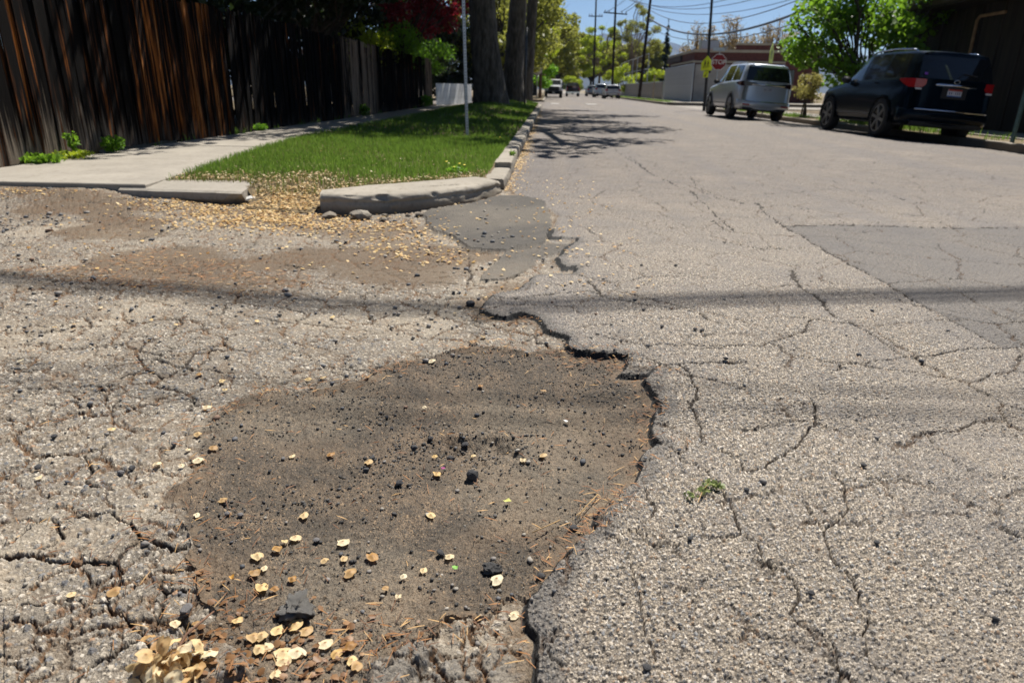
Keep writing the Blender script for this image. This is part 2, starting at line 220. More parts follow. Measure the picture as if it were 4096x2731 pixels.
CHUNKS=[[(-0.299,0.9),(-0.301,0.944),(-0.266,0.962),(-0.239,0.996),(-0.204,1.01),(-0.173,0.991),(-0.16,0.972),(-0.171,0.959),(-0.19,0.93),(-0.207,0.906),(-0.212,0.887),(-0.211,0.837),(-0.279,0.833)],[(-0.187,0.927),(-0.168,0.954),(-0.121,0.972),(-0.104,0.995),(-0.065,1.001),(-0.025,1.007),(0.0,0.98),(0.004,0.949),(0.007,0.901),(0.007,0.851),(-0.209,0.837),(-0.209,0.887),(-0.203,0.904)],[(-0.175,1.071),(-0.149,1.078),(-0.097,1.079),(-0.089,1.054),(-0.093,1.033),(-0.142,1.02),(-0.17,1.035)],[(-0.649,0.953),(-0.612,0.985),(-0.581,0.994),(-0.521,0.961),(-0.497,0.916),(-0.555,0.865),(-0.544,0.816),(-0.598,0.812),(-0.624,0.86),(-0.669,0.92)]]
SAM=[(-0.287,2.611),(-0.424,2.431),(-0.784,2.22),(-0.833,2.205),(-1.123,2.156),(-0.627,2.233),(-0.217,2.245),(0.008,2.221),(-0.386,2.044),(-1.083,1.954),(-1.02,1.767),(-1.003,1.675),(-0.938,1.692),(-0.715,1.706),(-0.604,1.718),(-0.482,1.675),(-0.303,1.735),(-0.281,1.638),(-0.196,1.794),(-0.044,1.719),(0.012,1.743),(-1.047,1.591),(-0.974,1.584),(-0.943,1.617),(-0.801,1.453),(-0.83,1.375),(-0.58,1.416),(-0.265,1.439),(-0.589,1.308),(-0.569,1.323),(-0.595,1.278),(-0.627,1.245),(-0.61,1.188),(-0.597,1.208),(-0.474,1.247),(-0.433,1.257),(-0.406,1.21),(-0.453,1.317),(-0.371,1.267),(-0.522,1.178),(-0.577,1.146),(-0.549,1.144),(-0.316,1.16),(-0.285,1.2),(-0.246,1.225),(-0.282,1.134),(-0.197,1.281),(-0.082,1.197),(-0.04,1.081),(-0.497,1.028),(-0.444,1.033),(-0.47,1.046),(-0.585,1.045),(-0.695,1.018),(-0.665,1.036),(-0.537,1.006),(-0.522,1.01),(-0.513,0.977),(-0.502,0.984),(-0.468,0.974),(-0.44,0.973),(-0.394,0.997),(-0.365,0.972),(-0.345,0.991),(-0.459,0.952),(-0.33,0.954),(-0.317,0.938),(-0.46,0.918)]
SAM2=[(-0.95,1.087),(-0.865,1.101),(-1.949,2.273),(-2.058,2.933),(-1.326,1.511),(-1.227,2.199),(-1.083,2.088),(-1.299,1.789)]
ST=[(-0.182,1.632),(-0.375,1.58),(-0.496,1.968),(-0.736,1.694),(-0.481,1.642),(-0.693,1.058),(-0.765,1.4),(-0.734,1.402),(-0.219,1.295),(-0.519,1.324),(0.089,1.4),(0.012,1.215),(-0.745,1.616),(-0.674,1.555),(-0.464,1.894),(-0.479,1.703),(-0.372,1.776),(-0.262,1.769),(-0.331,1.84),(-0.228,1.848)]
ST2=[(0.535,1.543),(0.773,1.34),(0.203,0.946),(0.351,1.327),(0.37,1.349),(0.892,1.691),(0.564,1.16),(0.899,1.109),(0.441,3.199),(0.463,3.049),(0.514,2.818),(0.651,2.797),(0.678,2.783),(0.421,2.576),(0.701,2.463),(0.316,3.576),(0.562,3.911),(0.764,3.933)]
ST3=[(-0.396,3.071),(-0.351,3.126),(-0.454,3.301),(-0.32,3.225),(-0.36,3.819),(0.044,3.876),(-0.01,4.075),(-1.439,1.731),(-1.367,1.563),(-1.126,1.549),(-1.905,2.199),(-1.11,1.575),(-1.301,2.449),(-1.201,2.902),(-2.274,2.636),(-1.061,1.711)]
CHUNK=[(-0.481,1.085),(-0.094,1.24)]
SPRIG=[(0.396,1.468),(0.419,1.518),(0.441,1.553),(0.383,1.495),(0.462,1.546)]
TWIG=[(-0.622,1.032),(-0.625,0.995),(-0.639,0.961),(-0.643,0.929)]
CLUMP=[(-0.628,0.89)]
WT=[(0.157,1.54),(0.116,1.465),(0.098,1.43),(0.056,1.424),(-0.011,1.364)]
MISC={'leafbit':(-0.177,1.236),'pink':(-0.268,1.667),'paper':(0.085,1.975),'green2':(-0.077,1.514),'orange':(-0.652,1.168)}
DIRT=[(-3.042,3.576),(-2.664,3.651),(-2.504,3.893),(-2.509,4.232),(-2.115,3.935),(-1.717,3.752),(-1.274,3.593),(-1.196,3.356),(-1.442,3.193),(-1.814,3.183),(-2.272,3.306),(-2.899,3.394)]
DIRT2=[(-5.293,6.455),(-4.31,6.098),(-3.647,5.921),(-2.698,5.343),(-2.167,5.078),(-2.311,4.763),(-3.117,5.22),(-3.602,5.226),(-3.72,4.883),(-3.826,4.579)]
HEAP=[(-3.669,6.218),(-3.197,6.341),(-2.73,5.841),(-2.466,5.783),(-2.437,6.18),(-2.485,6.619),(-2.315,6.765),(-1.97,6.043),(-1.845,5.6),(-1.612,5.384),(-1.31,5.052),(-0.97,5.312),(-0.839,4.844),(-0.512,4.266),(-0.451,3.824),(-0.747,4.05),(-1.076,4.107),(-1.547,4.578),(-1.956,4.71),(-2.45,4.981),(-3.175,5.342)]
SHADOWL=[(-2.9,3.395),(-1.879,3.264),(-0.83,3.096),(-0.282,3.057)]
SHADOWR=[(-0.282,3.057),(0.532,3.212),(1.428,3.388),(2.507,3.573)]

# ================================================================== GROUND MATERIAL
def ground_material():
    g = NG('pavement'); q = g.n('ShaderNodeTexCoord').outputs['Object']
    za = g.n('ShaderNodeAttribute', attribute_name='za'); zb = g.n('ShaderNodeAttribute', attribute_name='zb')
    pot, left, patch = g.sep(za.outputs['Color']); rim = za.outputs['Alpha']
    crack, dirt, dust = g.sep(zb.outputs['Color'])[:3]; trench = zb.outputs['Alpha']
    # coordinates slightly warped so that stones are not round
    wv = g.n('ShaderNodeTexNoise', noise_dimensions='2D'); g.put(wv.inputs['Vector'], q); wv.inputs['Scale'].default_value = 130; wv.inputs['Detail'].default_value = 2
    va = g.n('ShaderNodeVectorMath', operation='MULTIPLY_ADD'); g.put(va.inputs[0], wv.outputs[1]); va.inputs[1].default_value = (.006,.006,0); g.put(va.inputs[2], q)
    qw = va.outputs[0]
    def stones(sc, thr, tones, r0, r1):
        v = g.vor(qw, sc); cr, cg, cb = g.sep(v.outputs['Color'])[:3]
        has = g.math('LESS_THAN', cr, thr)
        rad = g.math('MULTIPLY_ADD', cb, .12, 0)
        d = g.math('ADD', v.outputs['Distance'], rad)
        m = g.math('MULTIPLY', g.step(d, r1, r0), has)
        h = g.math('MULTIPLY', g.math('SUBTRACT', 1.0, g.math('MULTIPLY', d, d)), m)
        return m, g.ramp(cg, tones, 'CONSTANT'), h
    fine = g.noise(q, 420, 3, .65, '2D'); mid = g.noise(q, 60, 4, .6, '2D'); low = g.noise(q, 2.2, 4, .6, '2D'); low2 = g.noise(q, 9, 3, .6, '2D')
    # alligator cracks, drawn by warped cells, only where the surface has broken up
    wv2 = g.n('ShaderNodeTexNoise', noise_dimensions='2D'); g.put(wv2.inputs['Vector'], q); wv2.inputs['Scale'].default_value = 9; wv2.inputs['Detail'].default_value = 5; wv2.inputs['Roughness'].default_value = .7
    vb = g.n('ShaderNodeVectorMath', operation='MULTIPLY_ADD'); g.put(vb.inputs[0], wv2.outputs[1]); vb.inputs[1].default_value = (.11,.11,0); g.put(vb.inputs[2], q); qc = vb.outputs[0]
    def net(sc, wa, wb): return g.step(g.vor(qc, sc, '2D', 'DISTANCE_TO_EDGE').outputs['Distance'], wb, wa)
    mA = g.step(g.noise(q, 1.7, 3, .6, '2D'), .38, .50); mB = g.step(g.noise(g.scale(q, (1,1,1)), 2.9, 3, .6, '2D', .3), .44, .54)
    netL = g.math('MAXIMUM', g.math('MULTIPLY', net(4.8, .013, .047), mA), g.math('MULTIPLY', net(12.5, .018, .08), g.math('MULTIPLY', mB, .8)))
    netR = g.math('MAXIMUM', g.math('MULTIPLY', net(1.9, .006, .018), mA), g.math('MULTIPLY', net(4.4, .010, .034), g.math('MULTIPLY', g.math('SUBTRACT', 1, mA), g.math('MULTIPLY', mB, .8))))
    # ---- worn asphalt (road)
    tA = [(0,(.34,.285,.215)),(.20,(.42,.357,.275)),(.38,(.25,.222,.19)),(.50,(.48,.415,.33)),(.60,(.15,.14,.13)),(.70,(.34,.315,.28)),(.79,(.085,.085,.088)),(.85,(.60,.535,.44)),(.92,(.30,.205,.13)),(.96,(.24,.24,.235))]
    m1, c1, h1 = stones(98, .84, tA, .30, .46)
    m2, c2, h2 = stones(190, .80, tA, .30, .48)
    matA = g.mix(g.step(fine, .38, .72), (.06,.05,.04), (.28,.235,.18))
    pits = g.step(mid, .42, .35)  # pits: micro-shadow between stones is painted in as dark colour
    colA = g.mix(m2, matA, c2); colA = g.mix(m1, colA, c1); colA = g.mix(g.math('MULTIPLY', pits, .85), colA, (.028,.025,.022))
    colA = g.mix(g.math('MULTIPLY', g.step(low, .42, .72), .34), colA, (.12,.113,.11))
    trk = g.noise(g.scale(q, (.95,.05,1)), 1.0, 3, .55, '2D'); colA = g.mix(g.math('MULTIPLY', g.step(trk, .45, .62), .38), colA, (.15,.14,.135)); colA = g.mix(g.math('MULTIPLY', g.step(g.noise(q, .9, 4, .65, '2D'), .52, .7), .22), colA, (.36,.30,.225)); colA = g.mix(1.0, colA, (.98,.98,1.0), 'MULTIPLY')
    hA = g.math('ADD', g.math('MULTIPLY', h1, .0050), g.math('MULTIPLY', h2, .0022)); hA = g.math('SUBTRACT', g.math('SUBTRACT', hA, .0035), g.math('MULTIPLY', pits, .003))
    # ---- trench patch: darker, finer asphalt
    colT = g.mix(.60, colA, (.085,.081,.081))
    # ---- old pavement: rounded river stones in a sandy matrix
    tL = [(0,(.32,.28,.225)),(.16,(.235,.21,.18)),(.30,(.39,.34,.27)),(.46,(.27,.25,.225)),(.58,(.145,.15,.158)),(.66,(.46,.405,.33)),(.75,(.34,.26,.175)),(.82,(.105,.105,.11)),(.89,(.52,.47,.395)),(.95,(.29,.18,.11))]
    m3, c3, h3 = stones(44, .62, tL, .27, .38)
    m4, c4, h4 = stones(100, .72, tL, .28, .42)
    matL = g.mix(g.step(fine, .34, .74), (.085,.073,.058), (.29,.25,.20))
    colL = g.mix(m4, matL, c4); colL = g.mix(m3, colL, c3); colL = g.mix(g.math('MULTIPLY', pits, .5), colL, (.05,.043,.036))
    colL = g.mix(1.0, colL, (.98,.98,.98), 'MULTIPLY'); colL = g.mix(g.math('MULTIPLY', g.step(low2, .46, .74), .5), colL, (.125,.085,.05)); colL = g.mix(g.math('MULTIPLY', g.step(g.noise(q, 1.2, 4, .6, '2D'), .5, .68), .3), colL, (.44,.37,.275))
    hL = g.math('ADD', g.math('MULTIPLY', h3, .0046), g.math('MULTIPLY', h4, .0028)); hL = g.math('SUBTRACT', g.math('SUBTRACT', hL, .003), g.math('MULTIPLY', pits, .0025))
    # ---- pothole floor: dark crumbled binder with sand
    tP = [(0,(.024,.023,.023)),(.35,(.045,.041,.038)),(.6,(.016,.016,.017)),(.74,(.10,.084,.066)),(.86,(.30,.225,.145)),(.94,(.06,.060,.064))]
    m5, c5, h5 = stones(120, .62, tP, .24, .42)
    m6, c6, h6 = stones(270, .85, tP, .30, .48)
    sandn = g.step(g.math('ADD', g.math('MULTIPLY', low2, .5), g.math('ADD', g.math('MULTIPLY', low, .3), g.math('MULTIPLY', mid, .25))), .44, .64)
    matP = g.mix(g.step(fine, .36, .66), (.024,.020,.017), g.mix(sandn, (.082,.062,.044), (.27,.20,.13)))
    colP = g.mix(m6, matP, c6); colP = g.mix(m5, colP, c5)
    hP = g.math('ADD', g.math('MULTIPLY', h5, .0048), g.math('MULTIPLY', h6, .0018)); hP = g.math('ADD', hP, g.math('MULTIPLY', mid, .009)); hP = g.math('ADD', hP, g.math('MULTIPLY_ADD', g.noise(q, 24, 3, .6, '2D'), .010, -.0125))
    colP = g.mix(g.math('MULTIPLY', g.step(g.noise(q, 4.2, 4, .62, '2D'), .47, .62), .62), colP, g.mix(m6, (.02,.018,.016), c6)); colP = g.mix(g.math('MULTIPLY', g.step(g.noise(q, 3.1, 4, .62, '2D', .5), .5, .66), .35), colP, g.mix(fine, (.085,.060,.040), (.25,.185,.12)))
    colP = g.mix(1.0, colP, (.80,.725,.66), 'MULTIPLY')
    # ---- tar patch beside the kerb
    colS = g.mix(g.step(g.noise(q, 250, 4, .7, '2D'), .3, .75), (.028,.026,.024), (.085,.076,.066)); colS = g.mix(g.math('MULTIPLY', g.step(low2, .45, .7), .3), colS, (.13,.113,.095))
    hS = g.math('MULTIPLY', fine, .0016)
    def mx(f, a, b):
        k = g.n('ShaderNodeMix', data_type='FLOAT'); g.put(k.inputs[0], f); g.put(k.inputs[2], a); g.put(k.inputs[3], b); return k.outputs[0]
    def soft(f): return g.step(g.math('ADD', f, g.math('MULTIPLY', g.math('SUBTRACT', mid, .5), .6)), .35, .65)
    col = g.mix(g.math('MULTIPLY', trench, 1), colA, colT); h = hA
    col = g.mix(left, col, colL); h = mx(left, h, hL)
    ps = soft(pot); col = g.mix(ps, col, colP); h = mx(ps, h, hP)
    col = g.mix(patch, col, colS); h = mx(patch, h, hS)
    outp = g.math('MULTIPLY', g.math('SUBTRACT', 1, g.math('MINIMUM', pot, 1)), g.math('SUBTRACT', 1, patch), clamp=True)
    nl = g.math('MULTIPLY', g.math('MULTIPLY', netL, left), outp); nr = g.math('MULTIPLY', g.math('MULTIPLY', netR, g.math('SUBTRACT', 1, left)), outp)
    # fresh dark asphalt along broken edges
    col = g.mix(g.math('MULTIPLY', soft(rim), .6), col, g.mix(m2, (.06,.057,.055), (.13,.125,.12))); wall = g.step(rim, .95, 1.25)
    # brown organic dirt, fibrous
    fib = g.noise(g.scale(q, (1, 2.6, 1)), 150, 3, .7, '2D', 1.2)
    dcol = g.ramp(fib, [(.25,(.026,.019,.014)),(.48,(.078,.052,.031)),(.62,(.155,.10,.056)),(.78,(.33,.225,.13))])
    ds = g.math('MULTIPLY', g.step(g.math('ADD', dirt, g.math('MULTIPLY', g.math('SUBTRACT', g.noise(q, 34, 5, .7, '2D'), .5), 1.3)), .35, .8), .9)
    col = g.mix(ds, col, dcol); h = mx(ds, h, g.math('MULTIPLY', fib, .004))
    du = g.math('MULTIPLY', dust, g.step(g.math('ADD', fine, g.math('MULTIPLY', mid, .4)), .5, .8))
    col = g.mix(g.math('MULTIPLY', du, .6), col, (.34,.285,.21))
    cs = g.step(crack, .3, .75); ck = g.ramp(fib, [(.3,(.018,.016,.014)),(.55,(.035,.028,.022)),(.8,(.13,.075,.038))])
    col = g.mix(cs, col, ck)
    fill = g.mix(g.step(g.noise(q, 5, 3, .6, '2D'), .36, .52), (.03,.024,.018), g.ramp(fib, [(.3,(.022,.014,.009)),(.55,(.13,.066,.028)),(.8,(.32,.18,.08))]))  # brown debris in the cracks; dark parts are depth shading painted in
    col = g.mix(g.math('MULTIPLY', nl, .92), col, fill); col = g.mix(g.math('MULTIPLY', nr, .8), col, g.mix(.5, fill, (.03,.027,.024)))
    h = g.math('SUBTRACT', h, g.math('MULTIPLY', g.math('ADD', nl, nr), .011))
    col = g.mix(wall, col, (.016,.015,.014)); h = g.math('MULTIPLY', h, g.math('SUBTRACT', 1, g.math('MULTIPLY', wall, .8)))  # broken face: dark bitumen, made near black with its shadow painted in
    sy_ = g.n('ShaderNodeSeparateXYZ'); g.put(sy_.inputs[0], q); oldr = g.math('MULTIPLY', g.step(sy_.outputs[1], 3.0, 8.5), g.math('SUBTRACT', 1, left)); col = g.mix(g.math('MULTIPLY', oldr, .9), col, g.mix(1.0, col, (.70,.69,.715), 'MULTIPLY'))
    b = g.bump(g.math('ADD', g.math('MULTIPLY', fine, .30), g.math('ADD', g.math('MULTIPLY', h1, 1.1), g.math('MULTIPLY', h2, .6))), .55, .003)
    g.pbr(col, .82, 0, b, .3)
    vd = g.n('ShaderNodeVectorDisplacement', space='WORLD'); cx = g.n('ShaderNodeCombineXYZ'); g.put(cx.inputs[2], h)
    g.put(vd.inputs['Vector'], cx.outputs[0]); vd.inputs['Midlevel'].default_value = 0; vd.inputs['Scale'].default_value = 1
    g.t.links.new(vd.outputs[0], g.out.inputs[2])
    g.m.displacement_method = 'DISPLACEMENT'
    return g.m
M_PAVE = ground_material()

# ================================================================== GROUND HEIGHTS
KX, GX = -0.43, 9.55           # kerb faces, street side
def camber(x, y):
    return -0.065*np.maximum(0, x-7.75) - 0.004*np.abs(np.maximum(x-4.5,0))
EDGE0 = [(-0.41,7.25),(-0.30,6.75),(-0.02,6.05),(0.10,5.55)]
LEFT = EDGE0 + REDGE + [(0.0,0.3),(-9,0.3),(-9,7.6),(-0.41,7.6)]
def ground_z(x, y, full=True):
    """height plus material weights of the paved ground"""
    n1 = noise(x,y,22,1)-.5; n2 = noise(x,y,22,2)-.5; n3 = noise(x,y,75,3)-.5; n4 = noise(x,y,75,4)-.5
    k = np.clip(y/2.2, .6, 2.0)
    n5 = noise(x,y,9,6)-.5; n6 = noise(x,y,9,7)-.5; wx = x + k*(.014*n1 + .0025*n3 + .010*n5); wy = y + k*(.014*n2 + .0025*n4 + .010*n6)
    near = y < 9
    inL = inpoly(wx, wy, LEFT) & near
    step = .025*(1-sstep(3.0,4.2,y)) + .020*sstep(3.0,4.2,y)*(1-sstep(5.2,6.4,y))
    dRw = dline(wx, wy, EDGE0+REDGE, .16)
    z = camber(x,y) + .014*(fbm(x,y,.8,5)-.5)*np.clip(y/4,0,1) + .005*(fbm(x,y,3,9)-.5)
    sdR = np.where(inL, dRw, -dRw); we = .003+.0006*y*y; z = z - near*step*sstep(-we,we+.003,sdR) - ~inL*.005*(1-sstep(0,.025,dRw))*near + inL*(.02*(fbm(x,y,2.2,31)-.5)*sstep(0,.15,dRw))
    z = z + (.035*sstep(4.7,5.9,y)*sstep(-2.7,-3.4,x)+.062*sstep(5.3,5.9,y)*sstep(-3.5,-4.0,x))*(y < 6.7)
    inP = inpoly(wx, wy, POT) & near
    dP = dline(wx, wy, POT, .4, True)
    hard = sstep(-.93,-.78,x) + sstep(2.15,2.3,y) + (1-sstep(1.2,1.35,y)); hard = np.clip(hard, .15, 1)
    bowl = np.where(inP, .012*hard*(.3*sstep(0,.006,dP)+.7*sstep(0,.035,dP)) + .016*sstep(0,.35,dP), 0) + np.where(inL & ~inP, .006*hard*(1-sstep(0,.04,dP)), 0)
    z = z - bowl + inP*(.012*(fbm(x,y,7,13)-.5))
    # small deeper hole in the middle of the pothole
    dh = np.hypot((x+.19)/.16, (y-1.79)/.10); z = z - inP*.030*(1-sstep(.3,1,dh+.7*(fbm(x,y,26,8)-.5)))
    for i, c in enumerate(CHUNKS):
        m = inpoly(wx, wy, c); d = dline(x, y, c, .04, True)
        z = z + m*(.026,.022,.010,.030)[i]*sstep(0,.02,d)
    for i, c in enumerate(PCS):
        m = inpoly(x, y, c); z = z + m*(.004*((i*37)%5-2)/2)
    p1 = inpoly(wx, wy, PAT1); p2 = inpoly(wx, wy, PAT2); p3 = inpoly(x+.3*(wx-x), y+.3*(wy-y), PAT3)
    z = z + p1*.024 + p2*.010 - p3*.004
    crk = np.zeros(x.shape, np.float32)
    for wd, ln in CR:
        xs = [p[0] for p in ln]; ys = [p[1] for p in ln]
        m = np.nonzero((x > min(xs)-.06) & (x < max(xs)+.06) & (y > min(ys)-.06) & (y < max(ys)+.06))
        if not len(m[0]): continue
        d = dline(x[m]+k[m]*(.016*n1[m]+.012*n3[m]), y[m]+k[m]*(.016*n2[m]+.012*n4[m]), ln, .05)
        wdt = (.0072*wd)*(.6+.5*noise(x[m],y[m],5,41))*np.clip(y[m]/2.0,.55,1.8 if wd < 1 else 4.5)
        crk[m] = np.maximum(crk[m], 1-sstep(wdt*.55, wdt*1.25, d))
    crk *= ~inP; z = z - crk*.012
    # notches (missing bits) in the edge of the layer, further up the road
    if not full: return z
    dR = dRw
    rim = np.maximum(np.where(~inL, .9*(1-sstep(.015,.07+.09*(noise(x,y,7,51)-.4),dR)), 0), 2.2*sstep(-we,-we*.4,sdR)*(1-sstep(we+.003,we+.008,sdR)))*(y < 5)
    chm = np.zeros(x.shape, bool)
    for c in CHUNKS[:2]: chm |= inpoly(wx,wy,c)
    rim = np.maximum(rim, chm*.75)
    # dirt: along the lower side of the layer edge, round the pothole, in the gutter, brown drift
    dirt = np.where(inL, .75*(1-sstep(.01,.10,dR)), .0)*(.5+.8*noise(x,y,6,61))
    dirt = np.maximum(dirt, np.where(inP, .85*(1-sstep(.0,.07,dP)), np.where(inL,.5*(1-sstep(0,.05,dP)),0))*(.35+.9*noise(x,y,7,62)))
    dirt = np.maximum(dirt, np.where(inP, .55*(1-sstep(.95,1.45,y)),0))
    dirt = np.maximum(dirt, np.where(inP, .42*(1-sstep(.05,.30,np.hypot((x+.82)/1.0,(y-1.25)/1.6))),0))
    for poly, a in ((DIRT,.92),(DIRT2,.85),(HEAP,.80)):
        m = inpoly(x,y,poly); d = dline(x,y,poly,.5,True)
        dirt = np.maximum(dirt, a*np.where(m, .55+.45*sstep(0,.3,d), .5*(1-sstep(0,.25,d)))*(.55+.7*fbm(x,y,3,66)))
    gut = (1-sstep(0,.24,x-KX))*(y>6.8)*(x>KX-.3); dirt = np.maximum(dirt, .55*gut*(.4+.9*noise(x,y,2.5,67)))
    gr = (1-sstep(0,.35,GX-x))*(x<GX+.2); dirt = np.maximum(dirt, .6*gr)
    dirt = np.maximum(dirt, np.where(inL & (y>2.9), .85*sstep(.44,.66,fbm(x,y,1.3,69)), 0))
    dirt = dirt*(1-.85*p1)*(1-.7*p2)
    dust = .35*inP*(.3+sstep(.4,.7,fbm(x,y,2.5,71))) + .35*inL*~inP*sstep(.45,.7,fbm(x,y,1.1,72)) + .15
    sd = np.where(inP, dP, -dP); wsoft = np.where(hard > .9, .012, .012+.13*(1-hard)); pot = sstep(-wsoft*.9, wsoft, sd + wsoft*1.5*(fbm(x,y,11,75)-.5)) * inL
    for i in (2,3): pot = pot*(1-.85*inpoly(wx,wy,CHUNKS[i]))
    za = np.stack([pot, inL*1.0, np.maximum(p1*1.0,p2*.85), rim],-1)
    zb = np.stack([crk, np.clip(dirt,0,1), np.clip(dust,0,1), p3*1.0],-1)
    zone = np.zeros(x.shape, np.int32); zone[inL] = 1; zone[inP] = 2; zone[p1] = 3; zone[p2] = 4; zone[p3] = 5
    for i, c in enumerate(CHUNKS): zone[inpoly(wx,wy,c)] = 6+i
    for i, c in enumerate(PCS): zone[inpoly(x,y,c) & ~inP] = 10+i
    return z, za, zb, zone
def gz(x, y): return float(ground_z(np.array([float(x)]), np.array([float(y)]), False)[0])
def gza(x, y): return ground_z(np.asarray(x,float), np.asarray(y,float), False)

def build_road():
    NRW, NCL = 1040, 1060
    fi = np.linspace(1/(.938*.46+.333), 1/(.938*170+.333), 8000); wgt = np.where((fi > 1/(.938*3.8+.333)) & (fi < 1/(.938*1.9+.333)), 2.4, 1.0); cum = np.r_[0, np.cumsum(.5*(wgt[1:]+wgt[:-1]))]
    inv = np.interp(np.linspace(0, cum[-1], NRW), cum, fi); dep = 1/inv; ys = (dep-.333)/.938
    us = np.linspace(-1.0, .92, NCL)
    X = (us[None,:]*dep[:,None]).astype(np.float64); Y = np.repeat(ys[:,None], NCL, 1)
    X = np.clip(X, -60, 70)
    Z, ZA, ZB, ZN = ground_z(X, Y)
    idx = np.arange(NRW*NCL).reshape(NRW, NCL)
    Q = np.stack([idx[:-1,:-1], idx[:-1,1:], idx[1:,1:], idx[1:,:-1]], -1).reshape(-1,4)
    xc = X[:-1,:-1].ravel(); yc = Y[:-1,:-1].ravel(); zn = ZN[:-1,:-1].ravel()
    keep = ~((xc < KX-.35) & (yc > 7.2) & (yc < 41)) & ~((xc < -2.6) & (yc > 6.6) & (yc < 41)) & ~((xc > GX+.12) & (yc < 43)) & ~((xc > 10.2) & (yc > 60)) & ~((xc < KX-.6) & (yc > 57)) & (X[:-1,1:].ravel() - X[:-1,:-1].ravel() > 1e-6)
    V = np.stack([X.ravel(), Y.ravel(), Z.ravel()], 1); ZA = ZA.reshape(-1,4); ZB = ZB.reshape(-1,4)
    road = None
    names = {0:'road',1:'old_pavement',2:'pothole_floor',3:'tar_patch',4:'tar_patch',5:'trench_patch'}
    labels = {1:'pale broken pavement with rounded stones',2:'dark crumbled floor of the pothole',3:'smooth dark tar patch beside the kerb',5:'darker rectangular patch in the road'}
    for zid in range(18):
        m = keep & (zn == zid)
        if not m.any(): continue
        f = Q[m]; u, f2 = np.unique(f, return_inverse=True); f2 = f2.reshape(-1,4)
        nm = names.get(zid, 'pavement_piece')
        o = np_obj(nm, V[u], f2, M_PAVE, road, True, {'za':ZA[u],'zb':ZB[u]})
        if zid == 0:
            road = tag(o, 'worn asphalt street with cracks and a large pothole at its edge', None, None, 'structure')
        elif zid in labels: o['label'] = labels[zid]
    return road
ROAD = build_road()

# base sheet to the horizon, well below road, lawns and walks
M_SOIL = simple('dry_soil', (.20,.16,.10), .95, 0, .35, .5, .3, 9)
tag(MB().add([(-9000,-9000,-.45),(9000,-9000,-.45),(9000,12000,-.45),(-9000,12000,-.45)],[(0,1,2,3)]).build('ground', M_SOIL), kind='structure')
# plain asphalt beside and behind the camera and across the side streets, under the detailed sheet
M_FAR = simple('plain_asphalt', (.23,.205,.175), .9, 0, .2, 3, .3, 60)
sr = MB()
for a,b,c,d in ((-70,-14,90,-.0),(-70,0,-2.2,8),(8,0,GX,8),(-70,41.5,90,58),(KX,170,9.5,420)):
    sr.add([(a,b,-.14),(c,b,-.14),(c,d,-.14),(a,d,-.14)],[(0,1,2,3)])
tag(sr.build('side_street', M_FAR), kind='structure')

# ================================================================== KERBS, WALKS, VERGES
def concrete(name, base, stain=.35):
    g = NG(name); c = g.n('ShaderNodeNewGeometry').outputs['Position']
    n = g.noise(c, 2.2, 5, .6); f = g.noise(c, 160, 3, .7); s = g.noise(c, 14, 4, .65)
    k = g.mix(g.step(n, .3, .75), tuple(v*.86 for v in base), tuple(v*1.08 for v in base))
    k = g.mix(g.math('MULTIPLY', g.step(f, .42, .7), .28), k, tuple(v*.6 for v in base))
    k = g.mix(g.math('MULTIPLY', g.step(s, .50, .72), stain), k, (base[0]*.5, base[1]*.46, base[2]*.4))
    pz = g.n('ShaderNodeSeparateXYZ'); g.put(pz.inputs[0], c); mud = g.step(g.math('ADD', pz.outputs[2], g.math('MULTIPLY', g.math('SUBTRACT', s, .5), .12)), .07, .0)
    k = g.mix(g.math('MULTIPLY', mud, .7), k, (.10,.075,.05)); k = g.mix(g.math('MULTIPLY', g.step(g.noise(c, 45, 4, .7), .6, .7), .5), k, tuple(v*.35 for v in base))
    g.pbr(k, .88, 0, g.bump(g.math('ADD', g.math('MULTIPLY', f, .4), s), .5, .006), .3); return g.m
M_KERB = concrete('old_kerb_concrete', (.32,.285,.232), .6); M_WALK = concrete('walk_concrete', (.315,.283,.235), .45)
M_KSIDE = M_KERB
def resample(pts, n):
    P = np.array(pts, float); d = np.r_[0, np.cumsum(np.hypot(*np.diff(P,axis=0).T))]; t = np.linspace(0, d[-1], n)
    return np.stack([np.interp(t, d, P[:,0]), np.interp(t, d, P[:,1])], 1)
kerb = thing('kerb', kind='structure')
